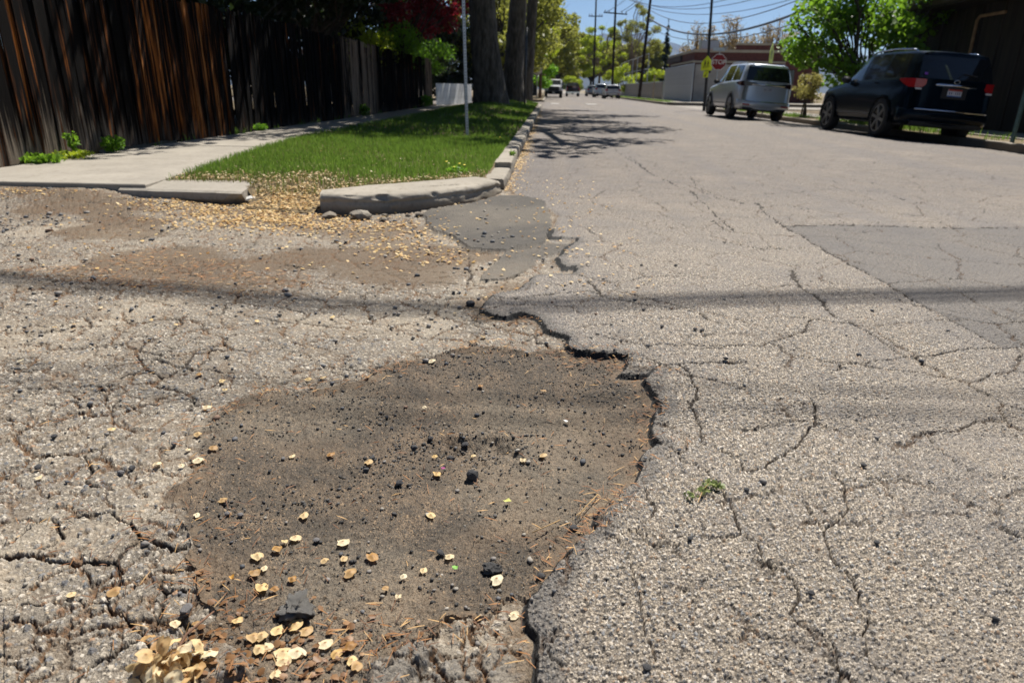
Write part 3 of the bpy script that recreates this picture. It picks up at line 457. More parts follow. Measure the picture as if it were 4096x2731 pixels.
def corner_stone():
    n = 130
    fb = resample([(-1.85,5.54),(-1.60,5.48),(-1.28,5.60),(-.92,5.86),(-.64,6.24),(-.50,6.60),(-.45,6.84)], n)
    tb = resample([(-1.90,5.79),(-1.6,6.12),(-1.25,6.41),(-.95,6.68),(-.74,6.90),(-.66,7.0)], n)
    v = []; p0 = [(0,-.10),(-.004,.0),(.004,.05),(.016,.076),(.006,.084),(.014,.112),(.038,.130),(.08,.136),(.2,.139),(.31,.138),(.36,.134),(.36,-.10)]; prof = []
    for a, b_ in zip(p0[:-1], p0[1:]):
        m_ = max(1, int(math.hypot(b_[0]-a[0], b_[1]-a[1])/.012)); prof += [(a[0]+(b_[0]-a[0])*q/m_, a[1]+(b_[1]-a[1])*q/m_) for q in range(m_)]
    prof.append(p0[-1])
    for i in range(n):
        for j, (t, z) in enumerate(prof):
            a = fb[i]; b = tb[i]; L = np.hypot(*(b-a)); fr = t < .045 and z > -.05; A1 = np.array([i*.10+j*.013]); B1 = np.array([j*.16])
            f1 = fbm(A1,B1,1,3,3)[0]-.5; chip = max(0, fbm(A1,B1,1.1,8,2)[0]-.58)*(.12 if z > .09 and t < .06 else .05)
            gr = .016*math.exp(-((z-.078-.008*math.sin(i*.11))/.006)**2)*(1 if (i//9) % 3 else .3) if t < .03 else 0
            ch = (.026*f1 + chip + gr) if fr else 0
            p = a + (b-a)*min(1, max(-.05, (t/.36 if t > .1 else t/L*1.0) + ch/L))
            tip = float(sstep(118, 130, i))*.03
            v.append((p[0], p[1], z + (.010*f1 - chip*.5 if fr else .006*f1*(z > .1)) - tip*(1 if z > .03 else 0)))
    m = len(prof); f = [(i*m+j, (i+1)*m+j, (i+1)*m+j+1, i*m+j+1) for i in range(n-1) for j in range(m-1)]
    f += [tuple(range(m))[::-1], tuple((n-1)*m+j for j in range(m))]
    o = MB().add(v, f).build('kerb_stone', M_KERB, kerb)
    o.data.polygons.foreach_set('use_smooth', [True]*len(o.data.polygons))
    o['label'] = 'big curved corner kerb stone with stamped letters and cracked face'
    # worn maker's stamp: three rows of shallow dark marks on top
    st = MB(); rs = random.Random(3)
    g0 = Vector((-1.10,6.02,.1405)); e1 = Vector((.62,.50,0)).normalized(); e2 = Vector((-.5,.62,0)).normalized()
    for r_, (a, b) in enumerate(((0,.44),(.09,.42),(.27,.37))):
        x = a
        while x < b:
            wd = rs.choice((.007,.011,.016)); p = g0 + e1*x - e2*(.024*r_ - .03)
            q = [p, p+e1*wd, p+e1*wd+e2*.010, p+e2*.010]; st.add([tuple(t) for t in q], [(0,1,2,3)]); x += wd + rs.choice((.004,.008,.02))
    st.build('stamp', simple('stamp_dark', (.10,.088,.07), .95), o)
corner_stone()
def stone(x0, y0, x1, y1, zt, zb=-.12, jit=.012, seed=0, name='kerb_stone', par=kerb, mat=None, label=None):
    """a weathered kerb block between y0 and y1"""
    r = random.Random(seed); n = max(4, int((y1-y0)/.16)); v = []
    prof = [(1,zb),(1.0,zt*.35),(.985,zt-.035),(.95,zt-.008),(.85,zt),(.3,zt),(0,zt-.004),(0,zb)]
    dz = r.uniform(-jit,jit); dx = r.uniform(-jit,jit)
    for i in range(n):
        t = i/(n-1); e = .012 if i in (0,n-1) else 0; y = y0 + (y1-y0)*t
        for j, (u, z) in enumerate(prof):
            c = r.uniform(-.006,.006) if 1 <= j <= 5 else 0
            v.append((x0+(x1-x0)*u+dx+c-(e*.6 if j<4 else 0), y, z+dz*(1 if j not in (0,7) else 0)+c*.5-(e if 1<=j<=6 else 0)))
    m = len(prof); f = [(i*m+j, (i+1)*m+j, (i+1)*m+(j+1)%m, i*m+(j+1)%m) for i in range(n-1) for j in range(m)]
    f = [tuple(reversed(q)) for q in f] + [tuple(range(m)), tuple((n-1)*m+j for j in range(m))[::-1]]
    o = MB().add(v, f).build(name, mat or M_KERB, par)
    if label: o['label'] = label
    return o
y = 7.02; i = 0
for L in (.5,.72,.55)+(1.25,)*40:
    if y > 40.5: break
    stone(KX-.21, y, KX-.005, min(y+L-.018, 40.9), .135 if i > 2 else (.10,.115,.14)[i], jit=.012 if i > 2 else .02, seed=i, label='short chipped kerb block next to the corner stone' if i == 0 else None); y += L; i += 1
kr = thing('far_kerb', kind='structure')
y = 4.0; i = 0
while y < 42: stone(GX+.17, y, GX, y+1.85, .035, -.3, .01, 100+i, 'kerb_stone', kr); y += 1.87; i += 1
for (a,b,zz) in ((GX,60,.04),(KX,59,.12)):
    y = b; q = thing('kerb', kind='structure')
    while y < 170:
        stone(a+(.17 if a>0 else -.17), y, a, y+5.9, zz, -.3, .01, 300+int(y), 'kerb_stone', q); y += 6
# rounded corner of the near block across the street
c = MB(); pl = [(GX+.0,42.0)] + [(GX+3.2-3.2*math.cos(t*math.pi/2/8), 42+3.2*math.sin(t*math.pi/2/8)) for t in range(9)] + [(60,45.2),(60,42.0)]
c.prism(pl, -.3, .045); tag(c.build('corner_pavement', M_WALK), kind='structure')
c = MB(); pl = [(60,59.5)] + [(GX+3.0-3.0*math.sin(t*math.pi/2/8), 62.5-3.0*math.cos(t*math.pi/2/8)) for t in range(9)] + [(GX,64),(12.2,64.),(12.2,66),(60,66)]
c.prism(pl, -.3, .06); tag(c.build('corner_pavement', M_WALK), kind='structure')
# kerb slab, broken, left of the gap
v = resample([(-3.75,5.86),(-3.2,5.83),(-2.62,5.80)], 14); b = resample([(-3.8,6.30),(-3.2,6.38),(-2.70,6.36)], 14); mb = MB(); vs = []
for i in range(14):
    n_ = .03*(noise(np.array([i*.7]),np.array([.3]),1,9)[0]-.5); d = .12*sstep(11,13,i)
    vs += [(v[i][0]+.03, v[i][1]+.06+n_+d, -.06),(v[i][0], v[i][1]+n_+d*.6, .025),(v[i][0], v[i][1]+.012+n_, .082),(v[i][0], v[i][1]+.05, .096),(b[i][0], b[i][1], .116),(b[i][0],b[i][1],-.06)]
mb.add(vs, [(i*6+j,(i+1)*6+j,(i+1)*6+(j+1)%6,i*6+(j+1)%6) for i in range(13) for j in range(6)] + [tuple(range(6))[::-1], tuple(13*6+j for j in range(6))])
o = mb.build('kerb_slab', M_WALK, kerb); o['label'] = 'low undermined concrete slab with broken end'
# ---- sidewalk slabs
walk = thing('sidewalk', kind='structure')
def xl(y): return float(np.interp(y, [5.6,6.35,7.94,10,12.6,60], [-3.52,-3.53,-3.82,-4.1,-4.35,-4.35]))
ys = [5.92, 8.06] + list(np.arange(9.95, 41.5, 1.9))
for i in range(len(ys)-1):
    a, b_ = ys[i]+.006, ys[i+1]-.006; dz = random.uniform(-.004,.006)
    mb = MB(); x0 = -5.62
    pts = [(x0,a),(xl(a),a),(xl((a+b_)/2),(a+b_)/2),(xl(b_),b_),(x0,b_)]
    n = len(pts); ins = [(px+(.008 if px < -5 else -.008), py+(.008 if py < (a+b_)/2 else -.008 if py > (a+b_)/2 else 0)) for px,py in pts]
    mb.add([(*p,-.1) for p in pts]+[(*p,.122+dz) for p in pts]+[(*p,.13+dz) for p in ins], [(k,(k+1)%n,n+(k+1)%n,n+k) for k in range(n)]+[(n+k,n+(k+1)%n,2*n+(k+1)%n,2*n+k) for k in range(n)]+[tuple(range(2*n,3*n))])
    mb.build('slab', M_WALK, walk)
rw = thing('far_sidewalk', kind='structure'); y = 2
while y < 41.5:
    MB().box((11.4,y+.9,-.03),(1.5,1.785,.16),None,.01).build('slab', M_WALK, rw); y += 1.8
y = 64.
rw2 = thing('far_sidewalk', kind='structure')
while y < 150: MB().box((11.45,y+1.95,.0),(1.5,3.88,.16)).build('slab', M_WALK, rw2); y += 3.9
# ---- verge with mound round the tree roots
VERGE = [(-3.53,6.28),(-2.75,6.28),(-2.56,5.9),(-2.5,5.62),(-1.95,5.50),(-1.90,5.8),(-1.6,6.12),(-1.25,6.41),(-.95,6.68),(-.74,6.90),(-.635,7.0),(-.635,40.9),(-4.36,40.9),(-4.36,12.6),(-4.1,10),(-3.82,7.94)]
def verge_z(x, y):
    z = .115 + .03*(fbm(x,y,.9,81)-.5)
    gap = (x > -2.62) & (x < -1.86); z = np.where(gap & (y < 6.7), z*sstep(5.45,6.6,y) + .0, z)
    md = np.exp(-((y-30)/7.5)**2)*np.exp(-((x+2.35)/1.25)**2) + .8*np.exp(-((y-39)/4.)**2)*np.exp(-((x+1.9)/1.0)**2)
    return z + .33*md
gx = np.linspace(-4.45,-.55,118); gy = np.r_[np.linspace(5.4,9,110), np.linspace(9.05,41,170)]
GXX, GYY = np.meshgrid(gx, gy); ZZ = verge_z(GXX, GYY) - .012
ins = inpoly(GXX, GYY, VERGE); idx = np.arange(GXX.size).reshape(GXX.shape)
Q = np.stack([idx[:-1,:-1],idx[:-1,1:],idx[1:,1:],idx[1:,:-1]],-1); k4 = ins[:-1,:-1]|ins[:-1,1:]|ins[1:,1:]|ins[1:,:-1]
g = NG('verge_soil'); pc = g.co(); kf = g.ramp(g.noise(pc, 26, 5, .7), [(.3,(.05,.038,.022)),(.5,(.13,.095,.05)),(.7,(.3,.22,.11))]); g.pbr(kf, .95, 0, g.bump(g.noise(pc, 60, 4), .6, .02)); M_VERGE = g.m
vo = np_obj('verge', np.stack([GXX.ravel(),GYY.ravel(),ZZ.ravel()],1), Q[k4], M_VERGE, None, True); tag(vo, kind='structure')
def strip(name, x0, x1, y0, y1, z, n=60, mat=M_VERGE):
    gy = np.linspace(y0,y1,n); gx = np.linspace(x0,x1,8); A,B = np.meshgrid(gx,gy); Z = z+.05*(fbm(A,B,1.1,91)-.5)
    idx = np.arange(A.size).reshape(A.shape); Q = np.stack([idx[:-1,:-1],idx[:-1,1:],idx[1:,1:],idx[1:,:-1]],-1).reshape(-1,4)
    return tag(np_obj(name, np.stack([A.ravel(),B.ravel(),Z.ravel()],1), Q, mat, None, True), kind='structure')
strip('yard_ground', -30, -5.6, 5.0, 41, .09); strip('far_verge', GX+.15, 10.68, 3, 42.1, .02); strip('far_yard', 12.12, 60, 3, 42.1, .0, 40)
strip('far_verge', GX+.16, 10.72, 62, 170, .05, 40); strip('far_yard', 12.18, 70, 66, 170, .05, 40); strip('far_yard', -60, KX-.15, 58.5, 170, .10, 40)

# ---- grass
def blades(N, xs, ys, zs, hmin, hmax, wid, lean=.5):
    n = len(xs); a = rng.uniform(0,2*np.pi,n); h = rng.uniform(hmin,hmax,n); ln = rng.uniform(.1,lean,n)*h; b = rng.uniform(0,2*np.pi,n)
    wx = np.cos(a)*wid*.5; wy = np.sin(a)*wid*.5; lx = np.cos(b)*ln; ly = np.sin(b)*ln
    V = np.stack([np.stack([xs-wx,ys-wy,zs-.008],1),np.stack([xs+wx,ys+wy,zs-.008],1),np.stack([xs+wx*.8+lx*.35,ys+wy*.8+ly*.35,zs+h*.55],1),np.stack([xs-wx*.8+lx*.35,ys-wy*.8+ly*.35,zs+h*.55],1),np.stack([xs+lx,ys+ly,zs+h],1)],1).reshape(-1,3)
    i = np.arange(n)[:,None]*5; F = np.concatenate([i+np.array([[0,1,2]]), i+np.array([[0,2,3]]), i+np.array([[3,2,4]])],0)
    return V, F
M_GRASS = leafmat('grass', (.045,.125,.012), (.17,.275,.04), .42, 2.6); M_DRY = leafmat('dry_grass', (.24,.17,.07), (.12,.16,.035), .3, 4)
def scatter_grass(name, N, y0, y1, hmin, hmax, wid, mat, keepf, x0=-4.4, x1=-.6, zf=verge_z, poly=VERGE, label=None):
    X = rng.uniform(x0,x1,N); Yv = rng.uniform(y0,y1,N); k = (inpoly(X,Yv,poly) if poly else np.ones(N,bool)) & (rng.random(N) < keepf(X,Yv)); X = X[k]; Yv = Yv[k]
    V, F = blades(len(X), X, Yv, zf(X,Yv), hmin, hmax, wid); return V, F
def front(x, y):   # distance behind the front rim of the lawn
    return y - np.interp(x, [-3.6,-2.7,-2.2,-1.9,-1.6,-1.25,-.95,-.7], [6.35,6.4,6.7,6.1,6.15,6.45,6.7,7.0])
dens = lambda x,y: (.10+.9*sstep(.02,.75,front(x,y)+.5*(fbm(x,y,1.6,95)-.5)))*(.55+.45*sstep(.3,.6,fbm(x,y,2.3,96)))
parts = [scatter_grass('g',62000,6.0,13,.035,.085,.006,M_GRASS,dens), scatter_grass('g',34000,13,41,.05,.10,.014,M_GRASS,lambda x,y:.6+.3*sstep(.3,.6,fbm(x,y,1.1,99)))]
def join(parts):
    V = []; F = []; n = 0
    for v, f in parts: V.append(v); F.append(f+n); n += len(v)
    return np.concatenate(V), np.concatenate(F)
V, F = join(parts); tag(np_obj('grass', V, F, M_GRASS), 'bright green lawn grass growing on the kerbside verge', 'grass', None, 'stuff')
parts = [scatter_grass('g',15000,6.0,8.6,.02,.05,.006,M_DRY,lambda x,y:(1-sstep(.15,1.2,front(x,y)))*.9), scatter_grass('g',9000,7,20,.03,.075,.007,M_DRY,lambda x,y:.15+.7*sstep(.5,.66,fbm(x,y,1.5,94))), scatter_grass('g',4000,8,41,.03,.07,.012,M_DRY,lambda x,y:.5+0*x)]
V, F = join(parts); tag(np_obj('dry_grass', V, F, M_DRY), 'short yellowed grass along the bare front rim of the verge', 'grass', None, 'stuff')
fz = lambda x,y: .03+0*x
V, F = join([scatter_grass('g',5200,10,42,.05,.2,.016,M_GRASS,lambda x,y:sstep(.42,.62,fbm(x,y,1.2,97)),GX+.17,10.66,fz,None), scatter_grass('g',1500,62,120,.1,.2,.06,M_GRASS,lambda x,y:1+0*x,GX+.2,10.7,fz,None)])
tag(np_obj('far_verge_grass', V, F, M_GRASS), 'patchy weedy grass along the kerb beyond the parked cars', 'grass', None, 'stuff')
V, F = scatter_grass('g',900,6.5,36,.05,.16,.02,M_GRASS,lambda x,y:sstep(.5,.7,fbm(x,y,.9,98)),-5.66,-5.58,lambda x,y:.11+0*x,None)
tag(np_obj('fence_weeds', V, F, M_GRASS), 'sparse green weeds in the seam between fence and sidewalk', 'weeds', None, 'stuff')

# ================================================================== FENCE
def fence_wood():
    g = NG('fence_wood'); o = g.n('ShaderNodeObjectInfo'); rnd = o.outputs['Random']; c = g.co('Object')
    ly = g.n('ShaderNodeSeparateXYZ'); g.put(ly.inputs[0], o.outputs['Location'])
    cz = g.n('ShaderNodeSeparateXYZ'); g.put(cz.inputs[0], c); z = cz.outputs[2]
    off = g.n('ShaderNodeCombineXYZ'); g.put(off.inputs[1], g.math('MULTIPLY', rnd, 37.0)); g.put(off.inputs[2], g.math('MULTIPLY', rnd, 91.0))
    av = g.n('ShaderNodeVectorMath', operation='ADD'); g.put(av.inputs[0], c); g.put(av.inputs[1], off.outputs[0])
    st = g.noise(g.scale(av.outputs[0], (30,34,.85)), 1.0, 5, .6); fi = g.noise(g.scale(av.outputs[0], (60,230,4)), 1.0, 3, .6)
    blot = g.noise(g.scale(av.outputs[0], (3,9,.7)), 1.0, 3, .55)
    ty = g.noise(g.scale(o.outputs['Location'], (0,.42,0)), 1.0, 2, .5)
    a = g.math('ADD', g.math('MULTIPLY', st, .55), g.math('MULTIPLY', blot, .45))
    a = g.math('ADD', a, g.math('MULTIPLY', g.math('SUBTRACT', rnd, .5), .12)); a = g.math('ADD', a, g.math('MULTIPLY_ADD', g.math('MULTIPLY', g.step(ly.outputs[1], 9.6, 10.4), g.step(ly.outputs[1], 13.2, 12.0)), .12, g.math('MULTIPLY_ADD', g.step(ly.outputs[1], 9.6, 8.0), .05, -.056)))  # more orange over one stretch: dappled sunlight painted into the wood
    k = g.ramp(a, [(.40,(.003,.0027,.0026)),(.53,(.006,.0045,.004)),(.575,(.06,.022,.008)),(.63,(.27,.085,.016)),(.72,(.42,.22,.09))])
    grey = g.mix(g.step(fi, .3, .7), (.085,.066,.05), (.30,.245,.19))
    # weathered grey rising from the ground and over two stretches of boards, sunlight painted in
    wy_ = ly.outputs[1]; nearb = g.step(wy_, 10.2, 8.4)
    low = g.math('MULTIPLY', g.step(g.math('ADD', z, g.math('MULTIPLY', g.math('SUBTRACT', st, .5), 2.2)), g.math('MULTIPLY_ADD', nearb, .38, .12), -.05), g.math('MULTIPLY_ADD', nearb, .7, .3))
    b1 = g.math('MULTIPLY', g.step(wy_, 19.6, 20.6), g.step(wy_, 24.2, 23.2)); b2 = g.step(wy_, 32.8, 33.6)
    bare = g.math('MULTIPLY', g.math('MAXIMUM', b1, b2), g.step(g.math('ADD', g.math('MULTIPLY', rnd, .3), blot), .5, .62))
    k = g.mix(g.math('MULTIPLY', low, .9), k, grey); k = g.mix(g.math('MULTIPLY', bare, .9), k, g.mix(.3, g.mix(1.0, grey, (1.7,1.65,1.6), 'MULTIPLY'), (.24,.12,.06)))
    k = g.mix(g.math('MULTIPLY', g.step(fi, .56, .74), .55), k, (.006,.006,.006))
    g.pbr(k, .97, 0, g.bump(g.math('ADD', fi, g.math('MULTIPLY', st, .8)), .7, .004), .06); return g.m
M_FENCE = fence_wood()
fence = thing('wood_fence', 'tall dark stained board fence with painted sunlit orange streaks beside the sidewalk', 'fence', (-5.74, 6.2, .10))
bm_ = []
for q in range(8):
    rr = random.Random(q); v = []; n = 7; H = 2.08 + rr.uniform(-.03,.03); bow = rr.uniform(-.008,.010); cup = rr.uniform(-.006,.008); tw = rr.uniform(-.02,.02); sw = rr.uniform(-.003,.003)
    for i in range(n):
        t = i/(n-1); zc = t*H; xx = bow*math.sin(math.pi*t) + .004*math.sin(7*t+q); wd = .084*(1 if i < n-1 else .93); dy = sw*math.sin(math.pi*t*1.3)
        for a_, b_ in ((-1,0),(0,cup),(1,0)): v.append((xx+b_+.009+a_*tw*t, a_*wd+dy, zc))
        for a_, b_ in ((1,0),(0,cup),(-1,0)): v.append((xx+b_-.009+a_*tw*t, a_*wd+dy, zc))
    f = [(i*6+j,i*6+(j+1)%6,(i+1)*6+(j+1)%6,(i+1)*6+j) for i in range(n-1) for j in range(6)] + [(5,4,3,2,1,0), tuple((n-1)*6+j for j in range(6))]
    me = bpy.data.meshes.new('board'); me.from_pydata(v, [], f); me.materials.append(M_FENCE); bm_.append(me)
for i in range(205):
    o = bpy.data.objects.new('board', bm_[(i*5+i//7) % 8]); COL.objects.link(o); o.parent = fence
    sec = (i//16); dz = .05*math.sin(sec*2.3) + (.04 if sec % 3 == 1 else 0)
    o.location = (random.uniform(-.004,.006)+(.016 if i % 2 else 0), .07+i*.1415+random.uniform(-.003,.003), .02+dz*.5+random.uniform(-.012,.012)); o.rotation_euler = (random.uniform(-.008,.008), random.uniform(-.006,.006), random.uniform(-.035,.035)+.01)
for z in (.38,1.75):
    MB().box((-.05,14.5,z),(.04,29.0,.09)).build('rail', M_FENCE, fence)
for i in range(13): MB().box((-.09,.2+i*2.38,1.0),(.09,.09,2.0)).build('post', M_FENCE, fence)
M_WHITE = simple('white_paint', (.72,.73,.75), .6, 0, .12, 4)
pf = thing('picket_fence', 'low white board fence beyond the end of the dark fence', 'fence', (-5.6, 35.6, .12))
pm = MB().box((0,0,.52),(.02,.115,1.04),None,.006).build('picket', M_WHITE, pf, loc=(0,0,0))
for i in range(1,42):
    o = pm.copy(); COL.objects.link(o); o.parent = pf; o.location = (.028*i if i > 0 else 0, i*.13, random.uniform(-.01,.01)); o.rotation_euler = (0,0,random.uniform(-.05,.05)-.2)
MB().box((.55,2.7,.3),(.03,5.5,.08),Matrix.Rotation(-.21,3,'Z')).build('rail', M_WHITE, pf)

# ================================================================== TREES
def bark(name, c1, c2):
    g = NG(name); c = g.n('ShaderNodeNewGeometry').outputs['Position']
    n = g.noise(g.scale(c, (7,7,1.6)), 1.0, 6, .65); v = g.vor(g.scale(c, (14,14,3.5)), 1.0, '3D'); s = g.noise(c, 1.3, 3)
    k = g.mix(g.step(n, .3, .7), c1, c2); k = g.mix(g.math('MULTIPLY', g.step(v.outputs[0], .1, .45), .35), k, tuple(x*.45 for x in c1)); k = g.mix(g.step(s, .5, .75), k, tuple(x*.75 for x in c2))
    g.pbr(k, .9, 0, g.bump(g.math('ADD', n, v.outputs[0]), .8, .04), .2); return g.m
M_BARK = bark('elm_bark', (.05,.043,.035), (.20,.18,.15)); M_TWIG = bark('dark_bark', (.05,.04,.033), (.11,.09,.07)); M_PALEBARK = bark('pale_bark', (.17,.13,.09), (.32,.25,.18))
def leaf_quads(C, N, size, seed, flat=.0, asp=.62):
    """C: list of (center, radius(3)), weights by volume"""
    r = np.random.default_rng(seed); rad = np.array([c[1] for c in C], float); cen = np.array([c[0] for c in C], float)
    wt = rad.prod(1)**.66; pick = r.choice(len(C), N, p=wt/wt.sum())
    u = r.normal(size=(N,3)); u /= np.linalg.norm(u,axis=1)[:,None]; t = r.random(N)**.45
    P = cen[pick] + u*t[:,None]*rad[pick]
    a = r.normal(size=(N,3)); a /= np.linalg.norm(a,axis=1)[:,None]; b = r.normal(size=(N,3)); b[:,2] *= (1-flat)
    b -= a*(a*b).sum(1)[:,None]; b /= np.linalg.norm(b,axis=1)[:,None]; s = size*r.uniform(.6,1.35,N)[:,None]
    n3 = np.cross(a,b)
    V = np.stack([P-a*s*.5, P+b*s*asp*.5+n3*s*.12, P+a*s*.5, P-b*s*asp*.5+n3*s*.12],1).reshape(-1,3)
    return V, np.arange(N*4).reshape(-1,4)
def ell(c, r, n, seed, low=-1.0, shell=.55):
    q = np.random.default_rng(seed); out = []
    while len(out) < n:
        u = q.uniform(-1,1,3); d = np.linalg.norm(u)
        if d > 1 or d < shell*q.random() or u[2] < low: continue
        out.append(np.array(c)+u*np.array(r))
    return out
def limb(mb, a, b, r0, r1, rr, n=5, seg=4, sag=.0):
    a = Vector(a); b = Vector(b); L = (b-a).length; pts = []; rad = []
    for i in range(seg+1):
        t = i/seg; p = a.lerp(b, t); j = L*.06*(0 if i in (0,seg) else 1)
        pts.append(p + Vector((rr.uniform(-j,j), rr.uniform(-j,j), rr.uniform(-j,j)+math.sin(math.pi*t)*sag*L))); rad.append(r0+(r1-r0)*t)
    mb.tube(pts, rad, n, cap=False)
def tree(name, label, loc, fork, r0, centers, crad, nl, ls, mat, bk=None, seed=0, flare=1.5, lean=(0,0), group=None, twigs=2, cat='tree', sides=14, leaves=True, stems=1):
    rr = random.Random(seed); t = thing(name, label, cat, loc, group=group); mb = MB()
    forks = []
    for s_ in range(stems):
        ang = rr.uniform(0,6.28); off = .12*(s_>0)*(1+s_*.3); base = Vector((math.cos(ang)*off, math.sin(ang)*off, -.25)); top = Vector((lean[0],lean[1],fork)) + Vector((math.cos(ang), math.sin(ang),0))*(.35*fork*.3 if stems > 1 else 0)
        vs = []; nz = 11 if stems == 1 else 5
        for i in range(nz):
            q = i/(nz-1); z = -.25 + (fork+.25)*q; rad = r0*(1-.22*q)*(1+(flare-1)*math.exp(-max(0,z)/(.45*r0/.5+.12)))
            cx = base.x + (top.x-base.x)*q + .04*r0*math.sin(5*q+seed); cy = base.y+(top.y-base.y)*q
            for k in range(sides):
                th = 2*math.pi*k/sides; lob = 1+.10*math.sin(5*th+seed)*math.exp(-max(0,z)/(.8*r0+.1)) + .035*math.sin(3*th+seed*2+z) + .03*rr.uniform(-1,1)
                vs.append((cx+math.cos(th)*rad*lob, cy+math.sin(th)*rad*lob, z))
        mb.add(vs, [(i*sides+k,i*sides+(k+1)%sides,(i+1)*sides+(k+1)%sides,(i+1)*sides+k) for i in range(nz-1) for k in range(sides)])
        forks.append(top)
    C = []
    for c in centers:
        c = Vector(c); fk = min(forks, key=lambda f: (f-c).length); d = (c-fk).length
        a = fk.lerp(Vector((0,0,fork*.75)) , rr.uniform(0,.35)) if stems == 1 else fk
        limb(mb, a, c, r0*rr.uniform(.16,.34)*min(1, .35+d/6), .012+.006*d, rr, 5, 4, .06)
        for _ in range(twigs):
            e = c + Vector((rr.uniform(-1,1),rr.uniform(-1,1),rr.uniform(-.6,1)))*crad*1.1; limb(mb, c.lerp(a, rr.uniform(.0,.4)), e, .02+.01*crad, .006, rr, 4, 3, 0)
        k = crad*rr.uniform(.65,1.25); C.append((tuple(c), (k, k, k*rr.uniform(.55,.85))))
    mb.build('trunk', bk or M_BARK, t, True)
    if leaves:
        V, F = leaf_quads(C, nl, ls, seed+5); np_obj('crown', V, F, mat, t)
    return t
L_ELM = leafmat('elm_leaves', (.10,.14,.02), (.20,.22,.045), .45); L_OLIVE = leafmat('spring_leaves', (.15,.165,.028), (.29,.30,.055), .5, .8)
L_YG = leafmat('yellow_green_leaves', (.21,.29,.015), (.38,.45,.03), .5, 1); L_GREEN = leafmat('fresh_green_leaves', (.06,.155,.010), (.19,.33,.025), .5, 1.2)
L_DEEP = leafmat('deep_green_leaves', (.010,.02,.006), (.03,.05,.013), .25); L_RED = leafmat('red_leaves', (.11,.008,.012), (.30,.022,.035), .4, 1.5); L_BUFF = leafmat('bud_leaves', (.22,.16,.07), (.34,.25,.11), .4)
L_BRIGHT = leafmat('bright_green_leaves', (.09,.22,.012), (.20,.38,.03), .5, 1)
# street elms on the verge: crowns spread over walk and road
c1 = ell((1.6,-1.5,9.5),(5.6,9.0,2.6),48,1,-.7) + ell((-2.5,-3,10.5),(4,8,2.4),14,11,-.7) + [np.array(p) for p in ((4.6,-10.5,7.6),(3.2,-9.6,7.2),(1.6,-11.,7.6),(.2,-9.8,7.3),(-2.2,-12.2,8.0),(-1.2,-8.5,7.4),(6.2,-4.2,8),(4.8,-6.5,7.2),(5.8,-9.,8.2),(2.6,-6.,7.0),(3.9,-12.0,7.9),(-2.6,-9.6,8.2),(-3.2,-7,7.5))]
tree('street_elm', 'nearest and thickest grey elm trunk on the grass verge', (-2.36,28.6,.36), 4.6, .60, c1, 1.45, 13500, .36, L_ELM, M_BARK, 1, 1.28, (-.35,.0), 'elms on the verge', 1, sides=26)
c2 = ell((-.5,0,10),(5.5,8.5,3.2),34,2,-.6) + [np.array(p) for p in ((4.8,-4.5,7.6),(5.6,-8,8.2),(3.6,-9.5,7.4),(6.5,-2,8))]
tree('street_elm', 'second elm trunk on the verge, pale and sunlit on one edge', (-1.86,35.6,.30), 5.2, .50, c2, 1.4, 9000, .36, L_ELM, M_BARK, 2, 1.4, (.25,.2), 'elms on the verge', 1, sides=24)
c3 = ell((0,0,11),(6,7,3.4),26,3,-.6)
tree('street_elm', 'third elm trunk on the verge, half hidden behind the second', (-1.35,40.3,.22), 5.5, .34, c3, 1.4, 5500, .28, L_ELM, M_BARK, 3, 1.35, (.3,.2), 'elms on the verge', 1, sides=20)
# yard trees behind the fence
c4 = ell((1.5,-1,6.3),(4.4,7.5,2.2),44,4,-.8) + [np.array(p) for p in ((4.3,-2.5,6.2),(4.6,.5,6.0),(5.2,2.5,6.5),(4.5,-5.0,6.4),(6.0,-1.0,6.8),(5.8,4.2,6.3))]
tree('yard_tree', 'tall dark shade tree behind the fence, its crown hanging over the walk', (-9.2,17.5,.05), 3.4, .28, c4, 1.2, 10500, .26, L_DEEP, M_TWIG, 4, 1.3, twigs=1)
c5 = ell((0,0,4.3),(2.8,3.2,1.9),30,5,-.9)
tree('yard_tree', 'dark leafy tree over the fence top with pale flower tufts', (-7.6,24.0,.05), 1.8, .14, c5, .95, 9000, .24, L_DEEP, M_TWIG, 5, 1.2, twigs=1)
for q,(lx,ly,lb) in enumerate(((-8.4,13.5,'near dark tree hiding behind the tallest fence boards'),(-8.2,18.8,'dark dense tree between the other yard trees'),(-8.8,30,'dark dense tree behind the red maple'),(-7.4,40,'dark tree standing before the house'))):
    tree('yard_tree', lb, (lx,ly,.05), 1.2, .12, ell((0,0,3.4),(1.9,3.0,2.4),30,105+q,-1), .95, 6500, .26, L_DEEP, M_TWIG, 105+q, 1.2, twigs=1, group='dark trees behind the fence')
tree('red_maple', 'small dark red maple above the fence end', (-6.4,31.5,.05), 2.0, .10, ell((.7,0,4.3),(2.3,2.4,1.3),34,6,-.8), .68, 6500, .17, L_RED, M_TWIG, 6, 1.2, twigs=1)
for q,(lx,ly,rz,nl,mt,lb) in enumerate(((-6.6,26.5,1.0,2200,L_YG,'yellow leaved bush peeping over the fence'),(-6.45,30.5,1.15,2600,L_BRIGHT,'bright green bush behind the fence below the red maple'),(-6.2,36.5,1.2,2600,L_BRIGHT,'bright green bush behind the fence end'))):
    tree('bush', lb, (lx,ly,.05), .8, .05, ell((0,0,2.45),(1.1,1.2,.75),14,20+q,-.9), rz*.5, nl, .12, mt, M_TWIG, 20+q, 1.1, twigs=1, cat='bush', sides=6)
